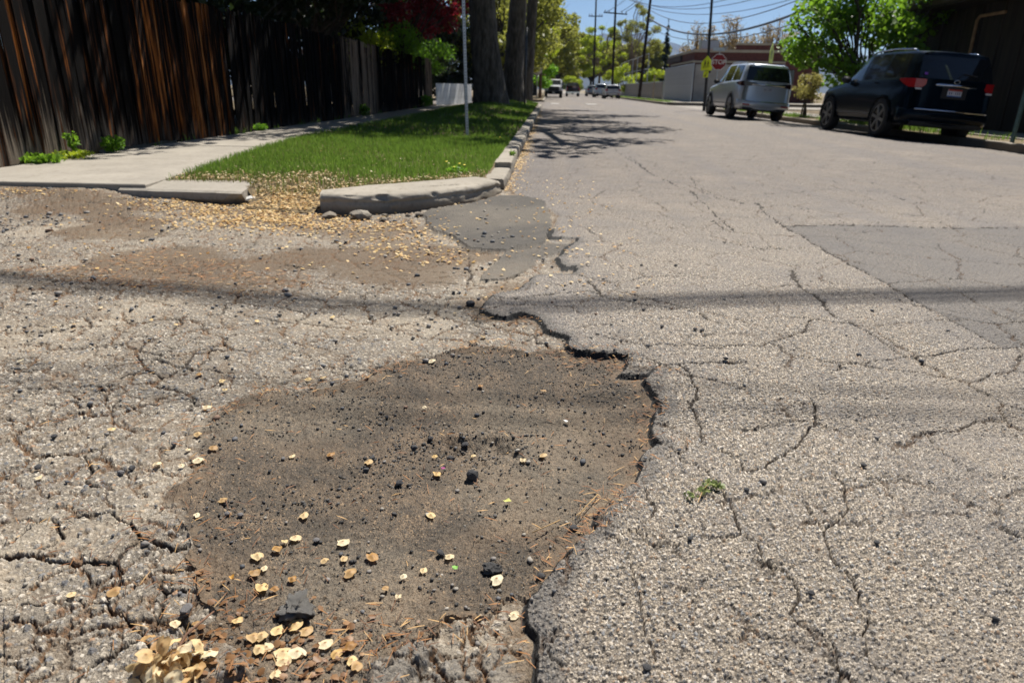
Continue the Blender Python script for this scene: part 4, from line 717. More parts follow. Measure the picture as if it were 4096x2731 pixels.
for q,(lx,ly,lb) in enumerate(((-8.5,61,'dark low tree across the side street beyond the white fence'),(-11.5,60,'dark low tree across the side street, hidden mostly by the fence'),(-6.2,66,'dark low tree between the white fence and the nearest elm'))):
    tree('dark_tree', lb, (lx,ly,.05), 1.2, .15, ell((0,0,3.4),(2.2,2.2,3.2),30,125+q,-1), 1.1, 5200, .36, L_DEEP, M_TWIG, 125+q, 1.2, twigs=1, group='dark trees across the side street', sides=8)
# far trees on the same side of the street
far = [(-4.2,63,10,.28,L_OLIVE,'brownish green street tree just past the crossing'),(-3.0,74,11,.3,L_OLIVE,'olive street tree hanging over the truck'),(-4.6,88,11,.3,L_YG,'yellow green street tree behind the truck'),(-2.2,104,12,.3,L_OLIVE,'tall olive tree whose branches reach over the street'),(-4.0,126,13,.3,L_OLIVE,'distant spring tree closing the view down the street'),(1.5,158,14,.3,L_OLIVE,'farthest tree in the middle of the street view'),(9.5,172,13,.3,L_YG,'yellow green tree filling the gap behind the crossarm pole'),(15.5,168,12,.3,L_OLIVE,'olive tree filling the gap behind the leaning pole'),(21.5,165,11,.3,L_OLIVE,'olive tree just left of the conifer tip'),(-.5,190,14,.3,L_YG,'yellow green tree at the very end of the street')]
for q,(lx,ly,hh,rr_,mt,lb) in enumerate(far):
    cs = ell((1.4 if ly > 100 else .0,0,hh*.60),(5.2,4.5,hh*.40),54,40+q,-.85,.25)
    tree('street_tree', lb, (lx,ly,.1), 2.6, rr_, cs, 1.25, 9500, .27+.0013*ly, mt, M_TWIG, 40+q, 1.2, group='trees along the far street', twigs=1, sides=8)
tree('bush', 'bright green low tree in shade behind the stop sign back', (-2.6,80,.1), 1.2, .1, ell((.8,0,2.8),(2.2,2.5,1.7),20,61,-.9), .8, 3600, .26, L_BRIGHT, M_TWIG, 61, 1.1, cat='bush', twigs=1, sides=6)
tree('bush', 'dark leafy bush in the shade beside the truck', (-4.4,69,.1), .8, .1, ell((0,0,2.0),(2.4,2.4,1.8),20,62,-.9), .8, 3200, .25, L_DEEP, M_TWIG, 62, 1.1, cat='bush', twigs=1, sides=6)
# far right: thin spring trees, yellow shrubs, conifer
for q,(lx,ly,hh,wd,mt,nl,lb) in enumerate(((16.5,150,17,6,L_OLIVE,9000,'thin olive tree behind the leaning utility pole'),(10.,150,13,5,L_YG,9500,'low olive tree between the two far poles'),(5.5,175,11,5,L_OLIVE,9000,'round olive tree at the street end'),
        (23,118,11.6,3.6,L_BUFF,1800,'bare budding tree above the brick roof corner'),(28.8,118,12.0,3.8,L_BUFF,2800,'middle budding tree above the brick roof'),(34.6,118,11.8,3.6,L_BUFF,2000,'bare tree above the brick roof near the green tree'))):
    cs = ell((0,0,hh*.6),(wd,wd,hh*.4),34+(26 if mt is L_BUFF else 0),70+q,-.9,.3); tree('spring_tree', lb, (lx,ly,.0), hh*.28, .28, cs, 1.0, nl, .3, mt, M_PALEBARK, 70+q, 1.1, group='thin spring trees behind the buildings', twigs=4, sides=8)
for q,(lx,ly,hh,lb) in enumerate(((12.6,120,5.2,'yellow green shrub behind the wire fence'),(16.4,112,4.6,'yellow green shrub left of the brick building'),(4.6,150,3.6,'small lime shrub at the end of the street'))):
    tree('shrub', lb, (lx,ly,.0), .8, .1, ell((0,0,hh*.5),(2.3,2.3,hh*.42),20,80+q,-1), .9, 3400, .26, L_YG, M_TWIG, 80+q, 1.1, cat='shrub', twigs=1, sides=6)
t = thing('conifer', 'narrow dark conifer tip rising in front of the hill', 'tree', (21.5,140,0)); mb = MB().tube([(0,0,0),(0,0,13)],[.25,.04],6); mb.build('trunk', M_TWIG, t)
C = []; rr = random.Random(9)
for i in range(90):
    z = rr.uniform(2,13.2); r_ = (13.6-z)*.10; a = rr.uniform(0,6.28); C.append(((math.cos(a)*r_*.6,math.sin(a)*r_*.6,z),(r_*.6+.1,r_*.6+.1,.25)))
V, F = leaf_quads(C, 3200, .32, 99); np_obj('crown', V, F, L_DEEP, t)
# tree by the parked cars
cs = ell((-.1,0,2.9),(2.75,2.2,2.5),64,90,-.95,.35)
tree('green_tree', 'fresh green leafy tree between the two parked cars', (10.75,25.6,.0), 1.1, .09, cs, .62, 10500, .18, L_GREEN, M_TWIG, 90, 1.2, stems=4, twigs=1, sides=7)
tree('small_shrub', 'small olive shrub with several thin stems beside the silver car', (10.22,29.6,.0), .55, .035, ell((0,0,1.2),(.62,.55,.55),20,91,-.95), .26, 2000, .085, leafmat('shrub_leaves', (.22,.21,.05),(.38,.34,.10),.45,5), M_TWIG, 91, 1.1, stems=4, cat='shrub', twigs=1, sides=5)
cs = ell((0,0,7.5),(6,5,3.2),34,92,-.7,.4)
tree('spring_tree', 'pale spring tree rising behind the dark roof', (17.5,36,.0), 4.0, .22, cs, .9, 2600, .2, L_OLIVE, M_TWIG, 92, 1.2, twigs=3, sides=8)

# ================================================================== SIGNS AND POLES
M_STEEL = simple('galvanised_steel', (.42,.45,.47), .42, .75, .12, 20); M_GREENP = simple('green_post_paint', (.10,.17,.16), .5, .3, .15, 12); M_BLACK = simple('black', (.012,.012,.013), .6); M_DARKSTEEL = simple('dark_post', (.10,.105,.11), .5, .4)
M_POLE = bark('pole_wood', (.022,.016,.012), (.05,.036,.026)); M_POLE2 = bark('brown_pole_wood', (.12,.075,.05), (.22,.14,.09))
def perforated(name, label, loc, h, lean, mat, dots=True, w=.05):
    t = thing(name, label, 'sign post', loc, (lean[1], lean[0], .35)); mb = MB()
    k = w/2; pr_ = [(-k,-k),(k,-k),(k,k),(-k,k)]; mb.prism(pr_, -.3, h); mb.build('post', mat, t)
    if dots:
        d = MB()
        for i in range(int(h/.05)):
            z = .04+i*.05
            for s in (-1,1):
                d.add([(math.cos(a)*.009, s*(k+.0008), z+math.sin(a)*.012) for a in [j*math.pi/3 for j in range(6)]], [tuple(range(6)) if s<0 else tuple(range(6))[::-1]])
                d.add([(s*(k+.0008), math.cos(a)*.009, z+math.sin(a)*.012) for a in [j*math.pi/3 for j in range(6)]], [tuple(range(6)) if s>0 else tuple(range(6))[::-1]])
        ho = d.build('holes', M_BLACK, t); ho['kind'] = 'stuff'
    return t
perforated('sign_post', 'perforated galvanised steel sign post standing in the grass', (-1.50,13.06,.13), 3.6, (-.02,-.004), M_STEEL)
perforated('sign_post', 'leaning dull green steel post at the far kerb near the dark car', (9.80,15.55,.0), 3.0, (.02,.0), M_GREENP, True, .06)
t = thing('sign_post', 'thin dark round post on the verge in front of the elms', 'sign post', (-1.14,33.,.2)); MB().tube([(0,0,-.2),(.05,0,3.3)], .04, 8).build('post', M_DARKSTEEL, t, True); MB().box((.06,.0,3.0),(.09,.02,.42)).build('sign_blade', M_BLACK, t)
M_RED = simple('sign_red', (.24,.012,.014), .45, 0, .08, 9); M_SIGNW = simple('sign_white', (.7,.69,.66), .5); M_YEL = simple('school_sign_yellow', (.62,.72,.02), .5, 0, .05); M_SIGNBACK = simple('sign_back', (.62,.55,.48), .5, .2); M_SGREEN = simple('street_name_green', (.0,.22,.11), .5)
def text(body, size, mat, parent, loc, rot, name='lettering', ext=.0005):
    cu = bpy.data.curves.new(name, 'FONT'); cu.body = body; cu.size = size; cu.align_x = 'CENTER'; cu.align_y = 'CENTER'; cu.extrude = ext; cu.offset = .006
    tmp = bpy.data.objects.new(name, cu); COL.objects.link(tmp); bpy.context.view_layer.update(); me = bpy.data.meshes.new_from_object(tmp.evaluated_get(bpy.context.evaluated_depsgraph_get())); bpy.data.objects.remove(tmp); me.materials.clear(); me.materials.append(mat)
    o = bpy.data.objects.new(name, me); COL.objects.link(o); o.parent = parent; o.location = loc; o.rotation_euler = rot; return o
def octo(r, y0, y1, z):
    P = [(r*math.cos(R(22.5+45*i))/math.cos(R(22.5)), r*math.sin(R(22.5+45*i))/math.cos(R(22.5))) for i in range(8)]; m = MB()
    return m.add([(x,y0,z+q) for x,q in P]+[(x,y1,z+q) for x,q in P], [tuple(range(8)), tuple(range(8,16))[::-1]]+[(i,8+i,8+(i+1)%8,(i+1)%8) for i in range(8)])
t = thing('stop_sign', 'red octagonal stop sign standing behind the silver car', 'stop sign', (8.78,39.2,.0), (0,.01,0))
MB().tube([(0,.05,-.2),(0,.05,2.9)], .03, 8).build('post', M_STEEL, t); octo(.385,-.006,.006,2.40).build('border', M_SIGNW, t); octo(.355,-.012,-.0065,2.40).build('face', M_RED, t)
text('STOP', .30, M_SIGNW, t, (.0,-.0135,2.395), (R(90),0,0))
MB().box((-.06,.03,3.02),(.62,.012,.16)).build('name_blade', simple('blade_back',(.5,.55,.58),.4,.5), t)
t = thing('street_light_pole', 'slender black pole beside the stop sign, leaning slightly', 'pole', (8.56,40.6,0)); MB().tube([(.03,0,-.2),(-.02,0,2.4),(-.16,0,5.6),(-.32,0,9)],[.085,.075,.068,.06],10).build('shaft', M_BLACK, t, True); MB().box((-.0,-.1,2.05),(.30,.1,.34),None,.02).build('control_box', M_BLACK, t)
def pentagon(s, y0, y1, z):
    P = [(-s,-s),(s,-s),(s,.15*s),(0,1.15*s),(-s,.15*s)]; m = MB()
    return m.add([(x,y0,z+q) for x,q in P]+[(x,y1,z+q) for x,q in P], [tuple(range(5)), tuple(range(5,10))[::-1]]+[(i,5+i,5+(i+1)%5,(i+1)%5) for i in range(5)])
def walkers(t, s, y, z):
    m = MB()
    for dx, k in ((-.32*s,1.0),(.22*s,.8)):
        c = [(dx+math.cos(a)*.10*s*k, y, z+.42*s*k+math.sin(a)*.10*s*k) for a in [j*math.pi/4 for j in range(8)]]; m.add(c,[tuple(range(8))])
        for P in ([(-.1,.3),(.1,.3),(.13,-.15),(-.13,-.15)],[(-.13,-.15),(-.02,-.15),(-.14,-.62),(-.26,-.62)],[(.02,-.15),(.13,-.15),(.25,-.6),(.14,-.62)],[(.1,.26),(.26,-.02),(.2,-.06),(.06,.14)]):
            m.add([(dx+a*s*k, y, z+b*s*k) for a,b in P],[tuple(range(4))])
    m.build('walking_figures', M_BLACK, t)
t = thing('school_sign', 'yellow pentagon school crossing sign facing the camera beside the stop sign', 'school sign', (8.44,40.38,0), (0,0,R(-46))); pentagon(.35,-.006,.006,2.36).build('face', M_YEL, t); walkers(t,.35,-.0075,2.36)
MB().box((0,0,1.82),(.32,.012,.32)).build('arrow_plate', M_YEL, t); m = MB(); m.add([(-.10,-.0075,1.74),(.0,-.0075,1.68),(.03,-.0075,1.80)],[(0,1,2)]); m.add([(-.05,-.0072,1.75),(-.03,-.0072,1.72),(.10,-.0072,1.9),(.08,-.0072,1.93)],[(0,1,2,3)]); m.build('arrow', M_BLACK, t)
MB().tube([(.0,.1,-.2),(0,.1,2.8)],.035,8).build('post', M_BLACK, t)
t = thing('school_sign', 'yellow pentagon school sign seen nearly edge on behind the silver car roof', 'school sign', (9.72,33.2,0), (0,0,R(62))); pentagon(.40,-.006,.006,2.56).build('face', M_YEL, t); walkers(t,.40,-.0075,2.56); pentagon(.40,.007,.014,2.56).build('back', M_BLACK, t); MB().tube([(0,.06,-.2),(0,.06,2.9)],.035,8).build('post', M_DARKSTEEL, t)
t = thing('stop_sign', 'back of a pale octagonal sign with a green street name blade', 'stop sign', (-1.25,70,.1)); MB().tube([(0,-.05,-.2),(.0,-.05,3.5)],.04,8).build('post', M_SIGNBACK, t); octo(.44,-.008,.008,2.55).build('back', M_SIGNBACK, t); MB().box((.05,-.0,3.3),(.62,.02,.2)).build('name_blade', M_SGREEN, t)
t = thing('utility_pole', 'brown wooden pole behind the back of the octagonal sign', 'utility pole', (-1.0,73,.1)); MB().tube([(0,0,-.2),(.02,0,3),(.9,0,9)],[.17,.16,.13],9).build('shaft', M_POLE2, t, True)
M_INS = simple('insulator', (.25,.25,.26), .3)
def pole(label, loc, topdx, h, r, arms):
    t = thing('utility_pole', label, 'utility pole', loc, group=None); MB().tube([(0,0,-.3),(topdx*.45,0,h*.45),(topdx,0,h)],[r,r*.9,r*.7],10).build('shaft', M_POLE, t, True)
    for z, w_, tilt in arms:
        c = (topdx*z/h, -.2, z); rot = Matrix.Rotation(tilt,3,'Y'); a = MB().box(c,(w_,.12,.13),rot).build('crossarm', M_POLE, t)
        for s in (-.9,-.55,.55,.9): MB().tube([Vector(c)+rot@Vector((s*w_/2,0,.06)), Vector(c)+rot@Vector((s*w_/2,0,.30))],[.05,.07],6).build('insulator', M_INS, a)
    return t
pole('leaning wooden utility pole in front of the slatted fence', (10.62,87,.05), .62, 13.5, .19, [(12.6,2.6,.03)])
pole('wooden utility pole with crossarm standing behind the parked cars', (8.5,100,.05), -.30, 15.5, .17, [(10.35,3.1,.07),(14.2,2.4,0)])
pole('farthest slim utility pole rising from the trees', (7.1,120,.05), -.28, 15, .17, [(11.8,2.2,0)])
M_WIRE = simple('wire', (.06,.075,.10), .6)
def wire(name, label, a, b, sag, r, n=24, group='overhead wires', cat='wire'):
    a = Vector(a); b = Vector(b); pts = [a.lerp(b,i/n) - Vector((0,0,4*sag*(i/n)*(1-i/n))) for i in range(n+1)]
    return tag(MB().tube(pts, r, 6).build(name, M_WIRE, None, True), label, cat, group)
wire('overhead_cable','thick dark cable sagging between the leaning pole and the green tree',(11.05,87,8.75),(15.5,38,6.2),2.1,.075)
wire('overhead_wire','thin wire just above the thick sagging cable',(11.1,87,9.6),(15.2,38,6.65),1.9,.03)
wire('overhead_wire','thin wire just below the thick sagging cable',(11.0,87,7.9),(15.8,38,5.7),1.9,.03)
for q,(xx,zz) in enumerate(((-1.3,13.8),(-.5,14.2),(.6,14.1))):
    wire('overhead_wire',('topmost','middle','lowest')[q]+' of three wires arching through the open sky',(8.3+xx,100,zz-.5-q*.5),(22+xx*1.5,46,10.3-q*.33),3.2,.028)
for q in range(3):
    wire('overhead_wire',('first','second','third')[q]+' wire running from the crossarm pole up to the leaning pole',(8.3+(-1.2,.7,1.3)[q],100,10.6),(11.3+(-.6,.5,1.0)[q],87,12.9),.4,.03)
wire('overhead_wire','nearly level wire between the crossarm pole and the leaning pole',(8.4,100,7.6),(10.95,87,7.3),.15,.035)
wire('overhead_wire','level wire between the two far poles',(6.9,120,10.2),(8.4,100,8.9),.3,.03)
# cables high over the camera that cast the long soft shadows across the street
def cast(pts, h):
    return [Vector((x,y,0)) + S*(h/S.z) for x,y in pts]
ext = [(-16.0,5.35)] + SHADOWL + SHADOWR[1:] + [(9,4.85),(22,6.9)]
for k,(h,dy,r_) in enumerate(((10.0,0,.026),(10.4,.08,.024),(9.7,-.09,.022))):
    tag(MB().tube([p+Vector((0,dy,0)) for p in cast(ext,h)], r_, 6).build('overhead_cable', M_WIRE, None, True), 'cable high above the street casting the dark shadow line', 'cable', 'cables over the near street')
for k,(h,dy) in enumerate(((9.5,0),(9.9,.16))):
    tag(MB().tube([p+Vector((0,dy,0)) for p in cast([(-9,2.62),(-.5,2.02),(2.2,2.08),(14,2.6)],h)], .013, 6).build('overhead_wire', M_WIRE, None, True), 'wire high above the street casting a faint shadow', 'wire', 'wires over the near street')

# ================================================================== VEHICLES
def paint(name, col, rough=.28, metal=.35, coat=.6, spec=.5):
    g = NG(name); c = g.co(); n = g.noise(c, 3, 3); k = g.mix(g.step(n,.3,.7), tuple(v*.93 for v in col), col)
    g.pbr(k, g.math('MULTIPLY_ADD', g.noise(c, 18, 3), .12, rough-.06), metal, None, spec, coat); return g.m
M_GLASS = simple('tinted_glass', (.010,.012,.014), .06, 0, .1, 2, spec=.6); M_TYRE = simple('tyre_rubber', (.016,.016,.016), .85, 0, .2, 30); M_RIM = simple('alloy', (.45,.44,.42), .35, .8); M_CHROME = simple('chrome', (.62,.64,.68), .16, 1.0, .03); M_TAIL = simple('tail_light_red', (.33,.010,.012), .12, 0, .2, 30, spec=.6); M_TAILW = simple('tail_light_clear', (.55,.55,.56), .15, 0, .1, 30); M_SMOKE = simple('smoked_light', (.03,.012,.012), .1, 0, .1, 30); M_PLASTIC = simple('black_plastic', (.02,.02,.021), .6)
M_PLATE = simple('plate_white', (.5,.5,.52), .5); M_PRED = simple('plate_red', (.30,.035,.025), .5); M_PBLUE = simple('plate_blue', (.05,.12,.30), .5)
def ip(s, pts): return float(np.interp(s, [p[0] for p in pts], [p[1] for p in pts]))
def suv(name, label, cat, loc, rot, L, W, H, pm, style, group=None):
    t = thing(name, label, cat, loc, rot, group); k = L/4.9
    st = [0,.05,.12,.22,.35,.5,.75,1.0,1.25,1.32,1.42,1.7,2.0,2.27,2.36,2.45,2.7,2.95,3.15,3.35,3.55,3.75,3.95,4.2,4.45,4.65,4.78,4.86,4.9]
    roof = [(0,.958),(.15,.968),(.6,.98),(1.4,.99),(2.0,.99),(2.5,.975),(2.75,.95),(3.1,.80),(3.45,.655),(3.7,.635),(4.3,.605),(4.65,.57),(4.82,.51),(4.9,.43)]
    belt = [(0,.675),(1.3,.665),(2.9,.64),(3.3,.62),(3.6,.595),(4.4,.555),(4.7,.51),(4.9,.40)]
    wid = [(0,.86),(.05,.91),(.12,.945),(.22,.97),(.35,.985),(.6,1),(4.1,1),(4.4,.975),(4.65,.91),(4.78,.84),(4.86,.74),(4.9,.66)]
    wrf = [(0,.74),(.12,.775),(.5,.80),(2.4,.80),(2.8,.79),(3.1,.83),(3.45,.88),(4.2,.88),(4.9,.6)]
    def ring(s):
        zr = ip(s,roof)*H; zb = min(ip(s,belt)*H, zr-.04); wb = ip(s,wid)*W/2; wr = min(ip(s,wrf)*W/2, wb*.985)
        fl = 1+.018*(math.exp(-((s-1.0)/.42)**2)+math.exp(-((s-3.95)/.42)**2))
        g_ = lambda a: wb*.955+(wr-wb*.955)*a
        zl = lambda a: zb+(zr-.085-zb)*a
        return [(wb*.90,.36),(wb*.975,.42),(wb*.995*fl,.55),(wb*fl,.72),(wb*1.0,min(.90,zb-.12)),(wb*.985,zb-.05),(wb*.955,zb),(g_(.5)+.012,zl(.5)),(g_(1),zl(1)),(wr*.955,zr-.035),(wr*.78,zr-.008),(wr*.4,zr+.008),(0,zr+.014)]
    NR = 13
    def lean(z, zb, zr): return max(0,(z-zb)/(zr-zb))**1.25*.24
    body = MB(); V = []; idx = {}
    zb0 = ip(0,belt)*H; zr0 = ip(0,roof)*H
    for i, s in enumerate(st):
        rg = ring(s)
        for side in (1,-1):
            for j, (x, z) in enumerate(rg):
                if side < 0 and j == NR-1: idx[i,j,side] = idx[i,j,1]; continue
                yy = s*k + lean(z,zb0,zr0)*k*max(0,1-s/.9) - (.05*math.exp(-((z-.55)/.2)**2) if s < .1 else 0)*(1-s/.1)
                idx[i,j,side] = len(V); V.append((x*side, yy, z))
    paintf = []; glassf = []
    for i in range(len(st)-1):
        s = (st[i]+st[i+1])/2
        for side in (1,-1):
            for j in range(NR-1):
                f = [idx[i,j,side], idx[i+1,j,side], idx[i+1,j+1,side], idx[i,j+1,side]]
                if side > 0: f = f[::-1]
                f = [f[0]]+[q for a,q in enumerate(f[1:]) if q != f[a]]
                win = 6 <= j <= 7 and 0.40 < s < 3.12 and not (1.3 < s < 1.42) and not (2.34 < s < 2.46)
                ws = j >= 8 and 2.72 < s < 3.42
                (glassf if (win or ws) else paintf).append(tuple(f))
    # rear face
    K = 10; rows = []
    rg = ring(0)
    for j in range(NR-1 if False else 11):
        x0, z = rg[j]; row = []
        for c in range(K+1):
            u = 1-2*c/K
            if c == 0: row.append(idx[0,j,1]); continue
            if c == K: row.append(idx[0,j,-1]); continue
            zz = z + (.02*(1-u*u) if j >= 9 else 0); base = V[idx[0,j,1]][1]
            row.append(len(V)); V.append((x0*u, base-.075*(1-u**4)*(1 if j<9 else .8), zz))
        rows.append(row)
    for j in range(10):
        for c in range(K):
            f = (rows[j][c], rows[j+1][c], rows[j+1][c+1], rows[j][c+1]); u = abs(1-2*(c+.5)/K)
            (glassf if 6 <= j <= 7 else paintf).append(f)
    # close the top of the rear face against the roof
    for side in (1,-1):
        h = rows[10][:K//2+1] if side > 0 else rows[10][K//2:][::-1]
        loop = [idx[0,10,side], idx[0,11,side], idx[0,12,side]]
        paintf.append(tuple(loop + h[::-1][:-1]) if side > 0 else tuple((loop + h[::-1][:-1])[::-1]))
    fr = [idx[len(st)-1,j,1] for j in range(NR)] + [idx[len(st)-1,j,-1] for j in range(NR-2,-1,-1)]; paintf.append(tuple(fr[::-1]))
    def sub(fs):
        m = MB(); mp = {}
        for f in fs:
            for q in f:
                if q not in mp: mp[q] = len(m.v); m.v.append(V[q])
            m.f.append(tuple(mp[q] for q in f))
        return m
    b = sub(paintf).build('body', pm, t, True)
    gl = sub(glassf)
    o = gl.build('windows', M_GLASS, t, True)
    MB().box((0,L*.49,.42),(W*.86,L*.9,.2)).build('underbody', M_BLACK, t)
    yb = -.10
    # bumper, lamps, plate, trim
    bp = MB(); pr_ = [(yb+.02,.41),(yb-.03,.46),(yb-.05,.57),(yb-.03,.66),(yb+.06,.70),(yb+.2,.70),(yb+.2,.41)]
    xs = [-W/2*.985,-W/2*.95,-W/2*.80,-W/2*.3,W/2*.3,W/2*.80,W/2*.95,W/2*.985]; dyx = [.36,.15,.03,0,0,.03,.15,.36]
    vs = [(x,p[0]+dyx[i]+(.0),p[1]) for i,x in enumerate(xs) for p in pr_]; n = len(pr_)
    bp.add(vs, [(i*n+j,i*n+(j+1)%n,(i+1)*n+(j+1)%n,(i+1)*n+j) for i in range(len(xs)-1) for j in range(n)][::1]+[tuple(range(n))[::-1],tuple((len(xs)-1)*n+j for j in range(n))]); bp.build('bumper', pm, t, True)
    MB().box((0,yb+.07,.40),(W*.8,.14,.11),None,.02).build('diffuser', M_PLASTIC, t)
    def yrear(z, x=0): return lean(z,zb0,zr0)*k - .075*(1-(abs(x)/(W/2*.86))**4)
    for s in (1,-1):
        # tail lamp: a strip that wraps from the rear face round the corner onto the side
        zc = zb0-.115; m = MB(); cols = []
        if style == 'light': spec = [('r',.42,.02,.05),('r',.60,.055,-.055),('r',.80,.075,-.085),('s',.0,.08,-.085),('s',.12,.08,-.08),('s',.3,.06,-.05),('s',.55,.03,.01)]
        else: spec = [('r',.66,.085,-.02),('r',.72,.09,-.085),('r',.80,.09,-.095),('s',.0,.09,-.095),('s',.10,.09,-.09),('s',.26,.09,-.03),('s',.44,.085,.05)]
        for w_, p, zt_, zl_ in spec:
            for zz in (zt_+zc, zl_+zc):
                if w_ == 'r': x = p*W/2; cols.append((s*x, yrear(zz,x)-.016, zz))
                else:
                    x = ip(p,wid)*W/2; cols.append((s*(x+.014), p*k+lean(zz,zb0,zr0)*k-(.012 if p < .05 else 0), zz))
        fs = [(2*i,2*i+1,2*i+3,2*i+2) for i in range(len(spec)-1)]; m.add(cols, fs if s < 0 else [f[::-1] for f in fs]); n0 = len(m.v)
        m.add([(x*.94,y_+.06,z) for x,y_,z in cols], []); 
        for i in range(len(spec)-1):
            for q in (0,1): m.f.append((2*i+q,2*i+2+q,n0+2*i+2+q,n0+2*i+q))
        m.build('tail_light', M_TAIL if style != 'light' else M_SMOKE, t)
        if style == 'dark':
            MB().box((s*W/2*.79,yrear(zc-.12,W*.395)-.016,zc-.118),(W*.07,.03,.035),None,.008).build('reverse_light', M_TAILW, t)
        else:
            MB().box((s*W/2*.72,yb-.055,.53),(.26,.02,.05),None,.006).build('reflector', M_TAIL, t)
        # mirror
        MB().box((s*(W/2*.97+.10),3.05*k,zb0-.04),(.24,.12,.17),None,.04).build('mirror', pm if style == 'far' else M_PLASTIC, t, True)
        rp = [(s*W/2*.70,.55*k,H*.962),(s*W/2*.715,.68*k,H*.985),(s*W/2*.72,1.5*k,H*1.003),(s*W/2*.72,2.3*k,H*.998),(s*W/2*.71,2.65*k,H*.965)]
        MB().tube(rp,.022,6).build('roof_rail', M_CHROME, t, True)
        MB().box((s*(W/2*.99),2.45*k,.53),(.03,2.0*k,.035),None,.008).build('side_trim', M_CHROME if style == 'dark' else M_PLASTIC, t)
        for q in (1.55,2.65): MB().box((s*(W/2*.995),q*k,zb0-.12),(.03,.2,.03),None,.01).build('door_handle', pm, t)
        for wy in (1.0*k,3.95*k):
            rw = .415*H/1.9; wx = s*(W/2-.095)
            tr = MB(); pf_ = [(-.13,rw-.04),(-.115,rw-.01),(-.06,rw),(.06,rw),(.10,rw-.008),(.122,rw-.035),(.128,rw-.115),(.10,rw-.135)]; n = 28
            vs = [(wx+s*a, wy+math.cos(2*math.pi*i/n)*r_, rw+math.sin(2*math.pi*i/n)*r_) for a,r_ in pf_ for i in range(n)]; m_ = len(pf_)
            fs = [(j*n+i,j*n+(i+1)%n,(j+1)*n+(i+1)%n,(j+1)*n+i) for j in range(m_-1) for i in range(n)]+[tuple(range(n))]
            tr.add(vs, fs if s > 0 else [f[::-1] for f in fs]); wo_ = tr.build('wheel', M_TYRE, t, True)
            rm = MB(); rr_ = rw-.125; xo = wx+s*.105
            for q in range(6):
                a0 = q*math.pi/3+.2; vv = []
                for da, r_ in ((-.17,.05),(.17,.05),(.11,rr_*.98),(-.11,rr_*.98)): vv.append((xo+s*.018, wy+math.cos(a0+da*(.3/max(r_,.09)) if r_<.1 else a0+da*1.1)*r_, rw+math.sin(a0+da*(.3/max(r_,.09)) if r_<.1 else a0+da*1.1)*r_))
                rm.add(vv+[(x-s*.03,y_,z) for x,y_,z in vv], [(0,1,2,3),(3,2,1,0),(0,1,5,4),(1,2,6,5),(2,3,7,6),(3,0,4,7)])
            c16 = [(math.cos(2*math.pi*i/24), math.sin(2*math.pi*i/24)) for i in range(24)]
            vv = [(xo+s*.016, wy+c_*rr_*1.04, rw+d_*rr_*1.04) for c_,d_ in c16]+[(xo+s*.016, wy+c_*rr_*.92, rw+d_*rr_*.92) for c_,d_ in c16]
            rm.add(vv,[(i,(i+1)%24,24+(i+1)%24,24+i) for i in range(24)]+[(i,24+i,24+(i+1)%24,(i+1)%24) for i in range(24)]); rm.add([(xo+s*.02, wy+c_*.07, rw+d_*.07) for c_,d_ in c16],[tuple(range(24)),tuple(range(24))[::-1]])
            rm.build('rim', M_RIM, wo_)
            bk = MB(); bk.add([(xo-s*.02, wy+c_*rr_*1.05, rw+d_*rr_*1.05) for c_,d_ in c16],[tuple(range(24)),tuple(range(24))[::-1]]); bk.build('brake', M_BLACK, wo_)
            ar = MB(); vv = []; fsx = []; n = 20
            for i in range(n+1):
                th = math.pi*(-.06+1.12*i/n)
                for r_, xx in ((rw+.015,.012),(rw+.075,.022),(rw+.09,.0)): vv.append((s*(W/2*1.005+xx-.004), wy+math.cos(th)*r_, max(.36,rw+math.sin(th)*r_)))
            for i in range(n):
                for j in range(2): fsx.append((i*3+j,i*3+j+1,(i+1)*3+j+1,(i+1)*3+j))
            ar.add(vv, fsx+[f[::-1] for f in fsx]); ar.build('wheel_arch', pm if style != 'light' else pm, t, True)
            wl = MB(); vv = [(s*(W/2*1.006), wy+math.cos(math.pi*i/16)*(rw+.05), rw+math.sin(math.pi*i/16)*(rw+.05)) for i in range(17)]+[(s*(W/2*1.006),wy-rw-.05,.36),(s*(W/2*1.006),wy+rw+.05,.36)]
            wl.add(vv,[tuple(range(19)),tuple(range(19))[::-1]]); wl.build('wheel_well', M_BLACK, t)
    zp = zb0-.27; yp = yrear(zp)-.0
    MB().box((0,yp-.004,zp+.0),(.56,.03,.26),None,.01).build('plate_recess', M_BLACK if style == 'dark' else M_PLASTIC, t) if style == 'dark' else None
    pl = MB().box((0,yp-.026,zp),(.31,.01,.155)).build('licence_plate', M_PLATE, t)
    if style == 'dark':
        MB().box((0,yp-.033,zp+.058),(.31,.004,.038)).build('red_band', M_PRED, pl); MB().box((0,yp-.033,zp-.066),(.31,.004,.024)).build('blue_band', M_PBLUE, pl)
    dg = MB(); rs = random.Random(4)
    for i in range(6): dg.box((-.115+i*.045,yp-.033,zp-.004),(.018 if i != 2 else .006,.004,.062))
    dg.build('plate_marks', simple('plate_ink',(.06,.07,.14),.6), pl)
    MB().box((0,yrear(zb0-.13)-.028,zb0-.125),(W*(.46 if style == 'dark' else .62),.03,.05),None,.012).build('chrome_bar', M_CHROME, t, True)
    MB().tube([(math.cos(a)*.06,yrear(zb0-.04)-.012,zb0-.045+math.sin(a)*.042) for a in [j*math.pi/6 for j in range(13)]],.009,5).build('badge', M_CHROME, t, True)
